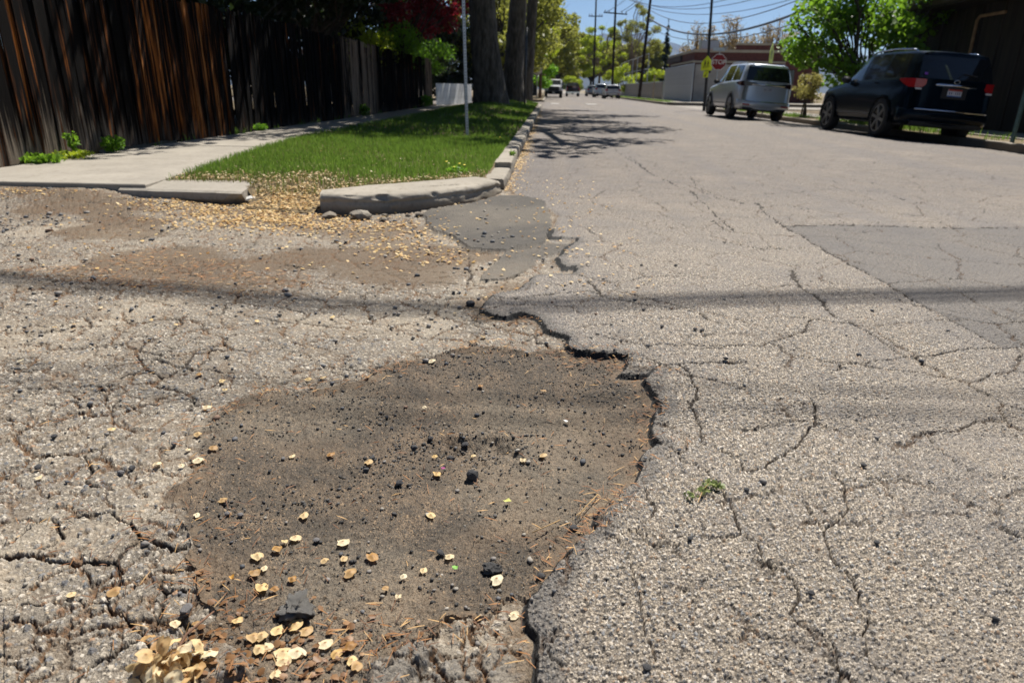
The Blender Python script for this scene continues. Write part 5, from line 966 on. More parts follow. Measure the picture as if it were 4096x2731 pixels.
    if style == 'dark':
        MB().box((0,yb-.045,.69),(W*.82,.06,.035),None,.012).build('bumper_strip', M_CHROME, t, True)
        a = Vector((.02,yrear(zb0+.06)-.02,zb0+.055)); MB().tube([a,a+Vector((.1,.03,.085)),a+Vector((.42,.05,.05))],.012,5).build('wiper', M_PLASTIC, t)
        MB().box((-W*.35,yrear(zb0+.07,W*.35)-.012,zb0+.09),(.07,.006,.05)).build('sticker', simple('sticker_violet',(.16,.05,.35),.5), t)
    else:
        MB().box((0,yb-.052,.645),(W*.86,.03,.03),None,.01).build('bumper_strip', M_CHROME, t, True)
    sp = MB(); vs = []
    for x in np.linspace(-W*.35,W*.35,9):
        z = zr0+.012-.03*(x/(W*.35))**2; vs += [(x,.30*k,z+.0),(x,.16*k+.03*(x/(W*.35))**2,z-.015),(x,.18*k,z-.045),(x,.32*k,z-.03)]
    sp.add(vs,[(i*4+j,i*4+(j+1)%4,(i+1)*4+(j+1)%4,(i+1)*4+j) for i in range(8) for j in range(4)]+[(3,2,1,0),(32,33,34,35)]); sp.build('spoiler', pm, t, True)
    return t
P_DARK = paint('dark_blue_paint', (.0015,.005,.010), .22, .0, .08, .1); P_SILVER = paint('silver_paint', (.56,.59,.63), .3, .35); P_WHITE = paint('white_paint_car', (.6,.6,.6), .3, .0)
def seat_on(x, y, dx=.8):
    a = gz(x-dx,y); b = gz(x+dx,y); return (a+b)/2, math.atan2(b-a, 2*dx)
z_, tl = seat_on(8.85,17.6); suv('parked_car', 'dark blue sport utility car with red tail lights parked at the far kerb', 'car', (8.93,16.78,z_), (0,-tl,R(1.5)), 5.0, 2.0, 2.0, P_DARK, 'dark', 'cars parked along the far kerb')
z_, tl = seat_on(7.8,28); suv('parked_car', 'silver sport utility car with dark rear window parked ahead of the dark one', 'car', (7.80,26.9,z_), (0,-tl+.03,R(1.5)), 5.1, 1.95, 2.0, P_SILVER, 'light', 'cars parked along the far kerb')
suv('parked_car', 'far white hatchback at the front of the distant parked row', 'car', (7.25,84,0), (0,0,R(1)), 4.3, 1.85, 1.55, P_WHITE, 'far', 'distant parked cars')
suv('parked_car', 'far silver car parked behind the white hatchback', 'car', (6.95,98,0), (0,0,R(1)), 4.6, 1.85, 1.75, paint('pale_paint',(.5,.53,.56)), 'far', 'distant parked cars')
suv('parked_car', 'far grey car near the end of the distant parked row', 'car', (6.6,112,0), (0,0,R(1)), 4.6, 1.85, 1.6, paint('grey_paint',(.22,.23,.24)), 'far', 'distant parked cars')
t = thing('pickup_truck', 'dark pickup with red tail lights driving away in the far street', 'pickup', (3.3,104,0)); MP = paint('maroon_paint',(.035,.012,.014))
MB().box((0,1.1,.95),(1.95,2.2,.7),None,.08).build('bed', MP, t, True); MB().box((0,3.2,1.05),(1.95,2.4,.9),None,.1).build('cab_body', MP, t, True); MB().box((0,3.0,1.6),(1.7,1.8,.6),None,.18).build('cab', MP, t, True); MB().box((0,2.09,1.62),(1.45,.03,.36)).build('rear_window', M_GLASS, t); MB().box((0,-.05,.55),(1.9,.2,.2),None,.04).build('bumper', M_CHROME, t)
for s in (-1,1):
    MB().box((s*.88,-.01,1.05),(.18,.06,.4),None,.02).build('tail_light', M_TAIL, t)
    for yy in (1.1,4.1): MB().tube([(s*.95,yy,.38),(s*.68,yy,.38)],.38,18).build('wheel', M_TYRE, t)
# white medium duty truck facing the camera
t = thing('truck', 'white medium truck with black grille facing down the street', 'truck', (.42,83,0)); MW = simple('truck_white',(.82,.82,.80),.35,0,.06)
MB().box((0,2.0,1.15),(1.75,2.2,.5),None,.12).build('hood', MW, t, True); MB().box((0,.98,1.02),(1.55,.14,.62),None,.05).build('nose', MW, t, True); MB().box((0,.9,1.0),(1.28,.04,.46),None,.02).build('grille', M_BLACK, t)
MB().box((0,4.0,1.45),(1.95,1.9,1.2),None,.16).build('cab', MW, t, True); MB().box((0,3.02,1.72),(1.62,.06,.46),None,.03).build('windshield', M_GLASS, t); MB().box((0,.86,.60),(2.1,.22,.30),None,.05).build('bumper', M_BLACK, t); MB().box((0,.745,.60),(.26,.01,.13)).build('licence_plate', M_PLATE, t)
MB().box((0,6.8,1.35),(2.25,4.0,1.0),None,.05).build('cargo_bed', M_PLASTIC, t); MB().box((0,3.5,.55),(1.1,5.5,.3)).build('chassis', M_BLACK, t)
for s in (-1,1):
    MB().box((s*.90,1.85,.86),(.36,1.25,.42),None,.14).build('fender', MW, t, True); MB().box((s*.82,.93,1.02),(.2,.05,.2),None,.03).build('headlight', M_TAILW, t); MB().box((s*1.16,3.2,1.62),(.08,.12,.42),None,.02).build('mirror', M_BLACK, t)
    for yy in (1.8,6.6): MB().tube([(s*1.02,yy,.46),(s*.72,yy,.46)],.46,20).build('wheel', M_TYRE, t)
    for q in range(2): MB().box((s*(.25+.4*q),3.2,2.08),(.12,.1,.06),None,.02).build('marker_light', simple('amber',(.5,.22,.03),.3), t)

# ================================================================== BUILDINGS
g = NG('brick'); bc = g.n('ShaderNodeNewGeometry').outputs['Position']; kb = g.mix(g.step(g.noise(bc, 6, 4), .3, .7), (.075,.026,.02), (.13,.046,.034)); g.pbr(kb, .9, 0, g.bump(g.noise(bc, 30, 3), .4, .01)); M_BRICK = g.m
M_STONE = concrete('coping_stone', (.42,.37,.28), .2); M_DARKTRIM = simple('dark_trim', (.05,.035,.03), .8); M_PANEL = simple('beige_panel', (.36,.33,.29), .8, 0, .1, 2)  # plain dark brown for the door and fascia
t = thing('brick_building', 'low dark red brick building with pale stone coping behind the stop sign', 'building', (12.75,66.5,0))
MB().box((5.5,7,2.1),(11,14,4.2)).build('wall', M_BRICK, t)
for (a,b_,c_,d_,z0) in ((-.08,-.08,11.1,.30,4.2),(-.08,.31,.30,14.1,4.2)): MB().box(((a+c_)/2,(b_+d_)/2,z0+.11),(c_-a,d_-b_,.22),None,.02).build('coping', M_STONE, t)
MB().box((5.6,.10,4.62),(4.0,.30,.38)).build('parapet', M_BRICK, t); MB().box((5.6,.10,4.90),(4.2,.42,.18),None,.02).build('coping', M_STONE, t)
MB().box((3.9,-.08,3.42),(8.2,.16,.17),None,.02).build('ledge', M_STONE, t); MB().box((-.12,5.2,3.42),(.24,11.6,.17),None,.02).build('ledge', M_STONE, t)
MB().box((2.6,-.10,1.6),(4.9,.10,3.2)).build('garage_panel', M_PANEL, t); MB().box((7.6,-.06,1.7),(2.6,.08,2.2)).build('window', M_GLASS, t); MB().box((-.06,3.8,1.35),(.1,1.6,2.7)).build('door', M_DARKTRIM, t)
MB().box((-.10,10,3.9),(.18,8,.5)).build('fascia', M_DARKTRIM, t); MB().box((2.0,4.0,5.0),(1.6,1.4,.7),None,.03).build('roof_unit', M_STEEL, t)
M_SLAT = simple('slat_grey', (.36,.37,.385), .7, 0, .15, 8); M_SLAT2 = simple('slat_weathered', (.24,.215,.19), .8, 0, .25, 5)
def slat_fence(name, label, p0, p1, h, mat, wd=.22, posts=6):
    p0 = Vector(p0); p1 = Vector(p1); L = (p1-p0).length; a = math.atan2((p1-p0).y,(p1-p0).x); t = thing(name, label, 'fence', p0, (0,0,a)); n = int(L/wd)
    sm = MB().box((0,0,h/2),(wd*.9,.02,h)).build('slat', mat, t, loc=(wd/2,0,0))
    for i in range(1,n):
        o = sm.copy(); COL.objects.link(o); o.parent = t; o.location = ((i+.5)*wd, random.uniform(-.006,.006), random.uniform(-.03,.02)); 
    for i in range(posts): MB().tube([(L*i/(posts-1),-.05,-.2),(L*i/(posts-1),-.05,h+.1)],.05,8).build('post', M_STEEL, t)
    MB().tube([(0,-.04,h+.02),(L,-.04,h+.02)],.035,6).build('top_rail', M_STEEL, t); return t
slat_fence('slatted_enclosure', 'tall pale grey slatted wire enclosure beside the brick building', (12.35,64.5,.05), (12.35,80.,.05), 3.1, M_SLAT, .26, 5)
slat_fence('slatted_fence', 'lower weathered grey slat fence running behind the leaning pole', (12.3,80.4,.05), (12.3,128,.05), 1.8, M_SLAT2, .32, 12)
t = thing('wire_frame_fence', 'tall thin steel posts and rails of a sports fence above the slat fence', 'fence', (12.6,96,0)); 
for i in range(7): MB().tube([(0,i*6,0),(0,i*6,5.4)],.05,6).build('post', M_STEEL, t)
for z in (3.6,5.4): MB().tube([(0,0,z),(0,36,z)],.035,6).build('rail', M_STEEL, t)
t = thing('marker_post', 'short pale wooden post on the strip beside the leaning pole', 'post', (11.0,78,.05)); MB().box((0,0,1.15),(.14,.14,2.3),None,.02).build('post', simple('pale_wood',(.42,.34,.25),.8), t); MB().box((0,0,2.36),(.2,.2,.12),None,.03).build('cap', simple('pale_wood_cap',(.42,.34,.25),.8), t)
# dark building on the near right
g = NG('dark_siding'); c = g.n('ShaderNodeNewGeometry').outputs['Position']; g.pbr(g.mix(g.step(g.noise(g.scale(c,(1,8,.6)), 1, 4), .3,.7), (.022,.017,.013), (.045,.034,.025)), .85, 0, g.bump(g.noise(g.scale(c,(1,30,.6)),1,3),.5,.01)); M_SIDING = g.m
t = thing('dark_building', 'dark brown low building in shade behind the parked dark car', 'building', (12.55,2,0))
MB().box((5,12.6,1.72),(10,25.2,3.45)).build('wall', M_SIDING, t); rf = MB().box((4.7,12.6,3.56),(11.0,25.9,.20),None,.02).build('roof', M_SIDING, t); MB().box((-.83,12.6,3.60),(.05,25.95,.14)).build('fascia', simple('fascia_brown',(.07,.045,.03),.8), rf)
for i in range(24): MB().box((-.02,.7+i*1.05,1.7),(.05,.06,3.4)).build('batten', M_SIDING, t)
MB().tube([(-.06,20.8,.3),(-.06,20.8,3.02),(-.06,20.68,3.12),(-.06,19.5,3.12)],.045,8).build('conduit', simple('tan_conduit',(.30,.19,.10),.6), t, True)
MB().box((-.03,16.2,2.2),(.06,1.3,1.4)).build('window', M_GLASS, t); 
w_ = MB(); [w_.box((-.05,16.2+a,2.2+b_),(.06,c_,d_)) for a,b_,c_,d_ in ((-.68,0,.06,1.46),(.68,0,.06,1.46),(0,.73,1.3,.06),(0,-.73,1.3,.06))]; w_.build('window_frame', simple('frame_green',(.16,.2,.17),.6), t)
# house behind the fence end
t = thing('house', 'dark gabled house with brown shingle roof half hidden behind the elms', 'house', (-12.5,47,0)); MB().box((0,4,1.5),(7,8,3.0)).build('wall', simple('house_dark',(.10,.085,.07),.85), t); m = MB(); m.add([(-4,-.6,2.9),(4,-.6,2.9),(0,-.6,4.3),(-4,8.6,2.9),(4,8.6,2.9),(0,8.6,4.3)],[(0,1,2),(5,4,3),(0,2,5,3),(1,4,5,2),(0,3,4,1)]); m.build('roof', simple('shingle_brown',(.17,.10,.08),.9,0,.25,20), t); MB().box((3.52,1.2,1.6),(.06,1.0,1.5)).build('window', simple('pale_window',(.45,.45,.40),.4), t)
# hill
n = 90; hv = []; hf = []
for i in range(n):
    x = -2500+i*75.; h = 318+35*math.sin(x*.0011+2.1)+24*math.sin(x*.0043)+12*math.sin(x*.011+1) - max(0,(x-900))*.04
    for j,(dy,k) in enumerate(((-2600,-.02),(-1500,.38),(-700,.72),(0,1.0),(900,.8))): hv.append((x, 5200+dy+60*math.sin(i*1.7+j), h*k+ (18*math.sin(i*2.1+j*3) if 0<j<4 else 0)))
for i in range(n-1):
    for j in range(4): hf.append((i*5+j,(i+1)*5+j,(i+1)*5+j+1,i*5+j+1))
tag(MB().add(hv,hf).build('hills', simple('forest_hill',(.035,.045,.045),.95,0,.4,.004), None, True), kind='structure')

# thin air towards the hills
hz = NG('air'); pv = hz.n('ShaderNodeVolumePrincipled'); pv.inputs['Color'].default_value = (.30,.52,1.0,1); pv.inputs['Density'].default_value = 6.0e-5; pv.inputs['Anisotropy'].default_value = .2
hz.t.links.new(pv.outputs[0], hz.out.inputs['Volume'])
tag(MB().box((800,2700,250),(7400,6600,504)).build('haze', hz.m), None, None, None, 'stuff')

# ================================================================== LITTER, STONES, SMALL THINGS
def samara_mat(name, pale, seedc):
    g = NG(name); c = g.co('Object'); a = g.n('ShaderNodeAttribute', attribute_name='za'); r_ = g.sep(a.outputs['Color'])[0]
    o = g.n('ShaderNodeMath', operation='FRACT'); g.put(o.inputs[0], g.math('ADD', g.n('ShaderNodeNewGeometry').outputs['Random Per Island'], g.n('ShaderNodeObjectInfo').outputs['Random'])); o = o.outputs[0]
    base = g.ramp(o, [(0,pale),(.5,tuple(v*f for v,f in zip(pale,(.92,.80,.62)))),(.78,tuple(v*f for v,f in zip(pale,(.62,.45,.28)))),(1,tuple(v*f for v,f in zip(pale,(.42,.27,.15))))]); n = g.noise(c, 400, 3)
    k = g.mix(g.math('MULTIPLY', g.step(n,.4,.7), .3), base, (.45,.27,.10)); k = g.mix(g.step(r_, .55, .95), k, seedc)
    d = g.n('ShaderNodeBsdfPrincipled'); g.put(d.inputs['Base Color'], k); d.inputs['Roughness'].default_value = .6
    t = g.n('ShaderNodeBsdfTranslucent'); g.put(t.inputs[0], k); x = g.n('ShaderNodeMixShader'); x.inputs[0].default_value = .3
    g.t.links.new(d.outputs[0], x.inputs[1]); g.t.links.new(t.outputs[0], x.inputs[2]); g.t.links.new(x.outputs[0], g.out.inputs[0]); return g.m
M_SAM = samara_mat('elm_seed_paper', (.80,.70,.48), (.30,.15,.05)); M_SAM2 = samara_mat('elm_seed_gold', (.78,.60,.30), (.30,.15,.05))
def samara_shape(r, n=14, rings=(0,.33,.62,.84,1.0)):
    V = [(0,0,.004)]; A = [(1,0,0,1)]; F = []; a1 = r.uniform(.0004,.0018)*r.choice((-1,1)); a2 = r.uniform(0,6.28); sx = r.uniform(.0135,.0165); sy = sx*r.uniform(.72,.95); f1 = r.uniform(.05,.14)
    for j, t in enumerate(rings[1:]):
        for k in range(n):
            th = 2*math.pi*k/n; rad = t*(1+f1*math.sin(2*th+a2)*t+.05*r.uniform(-1,1)*t); notch = .3*math.exp(-((th-math.pi)/.25)**2)*t*t
            x = math.cos(th)*sx*rad*(1-notch); y_ = math.sin(th)*sy*rad
            z = a1*math.cos(2*(th-a2))*t*t + .0014*math.sin(5*th+a2)*t**2 + .0012*math.sin(3*th+2*a2)*t + (.003 if t < .4 else 0); V.append((x,y_,z)); A.append((1-t*1.35 if t<.7 else 0,0,0,1))
    for k in range(n): F.append((0,1+k,1+(k+1)%n,1+(k+1)%n))
    F = [(0,1+k,1+(k+1)%n) for k in range(n)]
    for j in range(len(rings)-2):
        o = 1+j*n
        for k in range(n): F += [(o+k,o+n+k,o+n+(k+1)%n),(o+k,o+n+(k+1)%n,o+(k+1)%n)]
    zmin = min(v[2] for v in V); V = [(x,y_,z-zmin) for x,y_,z in V]
    return np.array(V), np.array(F), np.array(A)
shapes = [samara_shape(random.Random(100+i)) for i in range(7)]
smesh = [np_mesh('elm_seed', *s[:2], (M_SAM, M_SAM2)[i in (2,5)], True, {'za':s[2]}) for i,s in enumerate(shapes)]
zs = gza([p[0] for p in SAM+SAM2],[p[1] for p in SAM+SAM2])
for i,(x,y_) in enumerate(SAM+SAM2):
    o = bpy.data.objects.new('elm_seed', smesh[(i*3+i//5) % 7]); COL.objects.link(o); k = random.uniform(.55,1.08)
    o.location = (x,y_,float(zs[i])+.0055); o.rotation_euler = (random.uniform(-.13,.13), random.uniform(-.13,.13), random.uniform(0,6.28)); o.scale = (k,k,k)
    lumpd = math.hypot(x-CHUNK[0][0], y_-CHUNK[0][1])
    if i >= len(SAM): tag(o, 'papery elm seed lying alone on the pale broken pavement', 'seed', 'elm seeds on the pale pavement')
    elif lumpd < .10: tag(o, 'papery elm seed lying close beside the big asphalt lump', 'seed', 'elm seeds beside the asphalt lump')
    elif y_ < 1.02 and x > -.46: tag(o, 'papery elm seed between the asphalt lump and the pale broken chunks', 'seed', 'elm seeds near the pale chunks')
    elif y_ < 1.02: tag(o, 'papery elm seed among brown debris at the near end of the pothole', 'seed', 'elm seeds at the near pothole end')
    elif y_ < 1.45 and x > -.34: tag(o, 'dry elm seed on the near pothole floor, on the side of the sound road', 'seed', 'elm seeds near the road side of the pothole')
    elif y_ < 1.45: tag(o, 'dry cream elm seed on the near half of the dark pothole floor', 'seed', 'elm seeds on the near pothole floor')
    elif x < -.75: tag(o, 'dry elm seed by the soft brown side of the pothole, away from the road', 'seed', 'elm seeds at the brown pothole side')
    elif y_ > 2.0: tag(o, 'dry elm seed near the far rim of the pothole', 'seed', 'elm seeds at the far pothole rim')
    elif math.hypot(x+.19,y_-1.75) < .22: tag(o, 'dry elm seed beside the ragged hole in the pothole middle', 'seed', 'elm seeds by the pothole middle')
    else: tag(o, 'dry cream elm seed on the far half of the dark pothole floor', 'seed', 'elm seeds on the far pothole floor')
# drifts of seeds: simple cupped discs in one mesh
def disc_field(X, Y, Z, size, seed):
    r = np.random.default_rng(seed); n = len(X); K = 6; th = np.arange(K)*2*np.pi/K; rot = r.uniform(0,2*np.pi,n); tx = r.normal(0,.24,n); ty = r.normal(0,.24,n); s = size*r.uniform(.6,1.25,n)
    ang = th[None,:]+rot[:,None]; px = np.cos(ang)*s[:,None]; py = np.sin(ang)*(s*.85)[:,None]; pz = px*tx[:,None]+py*ty[:,None] + .14*s[:,None]*np.cos(2*th)[None,:]
    V = np.stack([X[:,None]+px, Y[:,None]+py, (Z+.004+s*.3)[:,None]+pz],-1).reshape(-1,3)
    i = np.arange(n)[:,None]*K; F = np.concatenate([i+np.array([[0,1,2]]),i+np.array([[0,2,3]]),i+np.array([[0,3,5]]),i+np.array([[3,4,5]])],0); return V, F
def ground_any(X, Y):
    v = inpoly(X,Y,VERGE); z = gza(X,Y); z[v] = verge_z(X[v],Y[v]); return z
def cloud(N, x0, x1, y0, y1, f):
    X = rng.uniform(x0,x1,N); Y = rng.uniform(y0,y1,N); k = rng.random(N) < f(X,Y); return X[k], Y[k]
def heap_d(x, y):
    m = inpoly(x,y,HEAP); d = dline(x,y,HEAP,.5,True); core = np.exp(-(((x+2.05)/.55)**2+((y-5.15)/.30)**2)) + .9*np.exp(-(((x+2.7)/.45)**2+((y-5.6)/.28)**2)) + .8*np.exp(-(((x+2.2)/.28)**2+((y-5.75)/.5)**2))+.22*np.exp(-(((x+1.05)/.30)**2+((y-4.75)/.35)**2))+.16*np.exp(-(((x+.75)/.25)**2+((y-4.25)/.3)**2))
    return np.where(m,.07,.006)*(.2+1.6*sstep(.35,.7,fbm(x,y,2.5,201))) + core*(.35+.9*sstep(.3,.65,fbm(x,y,4,202)))
P = [cloud(34000,-3.9,-.3,3.6,6.7,heap_d),
     cloud(13000,KX,KX+.30,6.9,34,lambda x,y:np.exp(-((x-KX)/.11)**2)*(.35+.9*sstep(.35,.6,fbm(x,y,1.0,203)))*np.clip(9/y,.25,1)),
     cloud(900,-.35,.7,3.2,8,lambda x,y:.35*np.exp(-((x-.1)/.4)**2)),
     cloud(420,-5,.4,2.6,6,lambda x,y:.3+0*x), cloud(2600,-5.4,-2.6,5.3,5.9,lambda x,y:.5*sstep(5.45,5.85,y)*sstep(.4,.65,fbm(x,y,2,205)))]
X = np.concatenate([p[0] for p in P]); Y = np.concatenate([p[1] for p in P]); ok = ~((X < -2.7)&(Y>5.82)) & ~(inpoly(X,Y,[(-1.9,5.5),(-1.5,5.45),(-.9,5.8),(-.45,6.6),(-.43,7.2),(-.62,7),(-1.25,6.4),(-1.9,5.8)]))
X = X[ok]; Y = Y[ok]; V, F = disc_field(X, Y, ground_any(X,Y), .0112, 5)
tag(np_obj('elm_seed_drift', V, F, M_SAM2), 'drifts of golden elm seeds in the gutter and the kerb gap', 'seeds', None, 'stuff')
X, Y = cloud(6000,-3.7,-.65,5.9,9.5,lambda x,y:(.05+.8*(1-sstep(.05,.75,front(x,y))))*inpoly(x,y,VERGE)); V, F = disc_field(X, Y, verge_z(X,Y)+.02, .0105, 6)
tag(np_obj('elm_seed_litter', V, F, M_SAM), 'pale elm seeds scattered through the front of the lawn', 'seeds', None, 'stuff')
# loose gravel
def pebbles(X, Y, Z, size, seed, flat=.65):
    bm = bmesh.new(); bmesh.ops.create_icosphere(bm, subdivisions=1, radius=1); bv = np.array([q.co[:] for q in bm.verts]); bf = np.array([[q.index for q in f.verts] for f in bm.faces]); bm.free()
    r = np.random.default_rng(seed); n = len(X); s = size*np.clip(r.lognormal(-.1,.45,n),.35,2.6); d = 1+r.normal(0,.16,(n,len(bv)))
    P = bv[None]*d[...,None]*np.stack([r.uniform(.75,1.3,n),r.uniform(.75,1.3,n),np.full(n,flat)*r.uniform(.7,1.2,n)],-1)[:,None]*s[:,None,None]
    a = r.uniform(0,6.28,n); c_, s_ = np.cos(a)[:,None], np.sin(a)[:,None]; P = np.stack([P[...,0]*c_-P[...,1]*s_, P[...,0]*s_+P[...,1]*c_, P[...,2]],-1)
    P += np.stack([X,Y,Z+s*flat*.45],-1)[:,None]
    return P.reshape(-1,3), (np.arange(n)[:,None,None]*len(bv)+bf[None]).reshape(-1,3)
def pebmat(name, tones):
    g = NG(name); r_ = g.n('ShaderNodeNewGeometry').outputs['Random Per Island']; k = g.ramp(r_, tones, 'CONSTANT'); c = g.co()
    k = g.mix(g.math('MULTIPLY', g.step(g.noise(c, 300, 3), .4, .7), .35), k, (.16,.14,.11)); g.pbr(k, .8, 0, g.bump(g.noise(c, 500, 3), .5, .002)); return g.m
M_PEB = pebmat('gravel_mixed', [(0,(.13,.13,.135)),(.25,(.22,.20,.18)),(.45,(.07,.075,.085)),(.65,(.30,.27,.225)),(.85,(.4,.36,.3)),(.94,(.2,.12,.08))]); M_PEBD = pebmat('gravel_dark', [(0,(.02,.02,.021)),(.35,(.04,.039,.039)),(.65,(.085,.08,.075)),(.85,(.16,.145,.125)),(.95,(.27,.22,.16))])
pin = lambda x,y: inpoly(x,y,POT)*1.0
X, Y = cloud(22000,-1.15,.5,.75,2.65,lambda x,y:pin(x,y)*(.10+.6*sstep(.45,.75,fbm(x,y,5,301))+.9*np.exp(-(((x+.2)/.22)**2+((y-1.78)/.14)**2)))); V, F = pebbles(X, Y, gza(X,Y)-.0015, .0026, 11)
tag(np_obj('dark_grit', V, F, M_PEBD), 'crumbled black asphalt grit strewn over the pothole floor', 'grit', None, 'stuff')
X, Y = cloud(5200,-4.4,-.2,2.4,6.0,lambda x,y:.05+.5*np.exp(-((y-4.75-.1*np.sin(x*3))/.45)**2)*sstep(.35,.6,fbm(x,y,1.6,302))+.12*sstep(.5,.7,fbm(x,y,2,303))); V, F = pebbles(X, Y, gza(X,Y), .0085, 12)
V2, F2 = pebbles(*(lambda a,b:(a,b,gza(a,b)))(*cloud(2600,-3,2.6,.7,3.4,lambda x,y:(x<.4)*.55+(x>=.4)*.10)), .0046, 13); V, F = join([(V,F),(V2,F2)])
tag(np_obj('gravel', V, F, M_PEB), 'loose grey gravel over the broken pavement', 'gravel', None, 'stuff')
# needles and straw
def sticks(X, Y, Z, L, wd, seed):
    r = np.random.default_rng(seed); n = len(X); a = r.uniform(0,6.28,n); l = L*r.uniform(.35,1.3,n); dx = np.cos(a)*l/2; dy = np.sin(a)*l/2; px = -np.sin(a)*wd; py = np.cos(a)*wd; dz = r.normal(0,.0035,n); z = Z+.006
    V = np.stack([np.stack([X-dx-px,Y-dy-py,z-dz],1),np.stack([X+dx-px,Y+dy-py,z+dz],1),np.stack([X+dx+px,Y+dy+py,z+dz],1),np.stack([X-dx+px,Y-dy+py,z-dz],1),np.stack([X,Y,z+.0022],1)],1).reshape(-1,3)
    i = np.arange(n)[:,None]*5; F = np.concatenate([i+np.array([q]) for q in ((0,1,4),(1,2,4),(2,3,4),(3,0,4))],0); return V, F
g = NG('dry_needles'); g.pbr(g.ramp(g.n('ShaderNodeNewGeometry').outputs['Random Per Island'], [(0,(.15,.065,.025)),(.35,(.28,.13,.045)),(.65,(.10,.05,.025)),(.85,(.42,.26,.11))], 'CONSTANT'), .7); M_NEED = g.m
def need_f(x, y):
    dP = dline(x,y,POT,.3,True); dR = dline(x,y,REDGE,.3); l = inpoly(x,y,LEFT)
    f = .9*np.exp(-(dP/.05)**2) + l*.8*np.exp(-(dR/.07)**2) + inpoly(x,y,POT)*(.05+.9*np.exp(-(((x+.78)/.14)**2+((y-1.17)/.22)**2))+.55*(1-sstep(.95,1.2,y)))
    for wd, ln in CR[:18]: f = f + .35*np.exp(-(dline(x,y,ln,.08)/.02)**2)*(y<3)
    return f*(.25+1.1*sstep(.4,.65,fbm(x,y,6,401)))*np.clip(1.9/y,.3,1)
X, Y = cloud(26000,-2.0,.8,.7,3.7,need_f); V, F = sticks(X, Y, gza(X,Y), .028, .0007, 21)
X, Y = cloud(2600,-3.6,-1.1,3.1,4.2,lambda x,y:.9*inpoly(x,y,DIRT)); V2, F2 = sticks(X, Y, gza(X,Y), .04, .0013, 22); V, F = join([(V,F),(V2,F2)])
tag(np_obj('dry_needles', V, F, M_NEED), 'rusty dry needles and stalks caught in cracks and pothole rims', 'needles', None, 'stuff')
# brown torn leaf flakes at the near end
X, Y = cloud(1500,-.80,.05,.80,1.2,lambda x,y:.75*inpoly(x,y,POT)*(1-sstep(.85,1.15,y+.25*(x+.4)))); V, F = disc_field(X, Y, gza(X,Y), .007, 31)
tag(np_obj('leaf_flakes', V, F, leafmat('brown_flakes', (.16,.075,.03), (.36,.20,.09), .2, 30)), 'torn brown leaf flakes at the near end of the pothole', 'leaf litter', None, 'stuff')
# individual stones
def rock_mesh(seed, sub=3, rough=.28):
    bm = bmesh.new(); bmesh.ops.create_icosphere(bm, subdivisions=sub, radius=1); r = random.Random(seed); dirs = [Vector((r.gauss(0,1),r.gauss(0,1),r.gauss(0,1))).normalized() for _ in range(9)]; cut = [r.uniform(.55,.9) for _ in dirs]
    for v in bm.verts:
        p = v.co.copy()
        for d, c_ in zip(dirs,cut):
            e = p.dot(d)
            if e > c_: p -= d*(e-c_)*.9
        from_n = noise(np.array([p.x*1.0+seed]),np.array([p.y+p.z*1.7]),4.0,seed)[0]-.5; from_m = noise(np.array([p.x+p.z]),np.array([p.y-p.z]),10.0,seed+3)[0]-.5
        v.co = p*(1+rough*from_n+rough*.5*from_m)
    me = bpy.data.meshes.new('stone'); bm.to_mesh(me); bm.free(); return me
rocks = [rock_mesh(i,2) for i in range(4)]; M_ROCK = simple('dark_stone', (.065,.063,.064), .8, 0, .35, 60, .6, 220); M_ROCKG = simple('grey_stone', (.16,.15,.145), .8, 0, .3, 60, .5, 250)
def put_rock(name, x, y_, s, mat, label, cat, group, me=None, flat=.65, sink=.25):
    m = (me or random.choice(rocks)).copy(); m.materials.clear(); m.materials.append(mat); m.polygons.foreach_set('use_smooth', [len(m.polygons) > 600]*len(m.polygons))
    o = bpy.data.objects.new(name, m); COL.objects.link(o); o.location = (x,y_,gz(x,y_)+s*flat*(1-sink)); o.scale = (s*random.uniform(.85,1.2), s*random.uniform(.8,1.1), s*flat); o.rotation_euler = (0,0,random.uniform(0,6.28)); return tag(o, label, cat, group)
put_rock('asphalt_lump', *CHUNK[0], .036, simple('asphalt_lump', (.34,.32,.29), .9, 0, .5, 110, 1.0, 320), 'fist sized rough lump of dark asphalt near the heap of seeds', 'lump', None, rock_mesh(21,4,.8), .62, .25)
put_rock('asphalt_lump', *CHUNK[1], .022, simple('asphalt_lump_small', (.12,.115,.11), .9, 0, .4, 80, .9, 200), 'crumbly black asphalt lump near the broken road edge', 'lump', None, rock_mesh(22,3,.45), .6, .3)
for i,(x,y_) in enumerate(ST):
    sz = (.030,.022,.018,.014,.018,.020,.017,.017,.024,.017,.022,.020,.013,.012,.014,.02,.024,.03,.022,.024)[i]
    lb = ('glossy black stone standing proud in the middle of the pothole','black pebble beside the biggest black stone in the pothole') [i] if i < 2 else ('smooth round grey pebble at the corner of the cracked slab' if i == 5 else ('dark crumb of asphalt in the ragged hole in the pothole middle' if i >= 16 else 'small dark stone lying on the pothole floor'))
    put_rock('stone', x, y_, sz*(.7 if i in (0,1,5) else .5), M_ROCKG if i in (5,6,7,9,3) else M_ROCK, lb, 'stone', 'crumbs in the pothole middle' if i >= 16 else ('small stones on the pothole floor' if i not in (0,1,5) else None), None, .8 if i in (0,5) else .65)
for i,(x,y_) in enumerate(ST2): put_rock('stone', x, y_, .008 if i < 8 else .010, M_ROCK, 'small black stone lying on the worn road surface', 'stone', 'black stones on the road')
for i,(x,y_) in enumerate(ST3): put_rock('stone', x, y_, (.024 if i == 1 else .012) if i < 7 else .010, M_ROCK if i % 3 else M_ROCKG, 'small dark stone lying on the pale broken pavement', 'stone', 'dark stones on the old pavement')
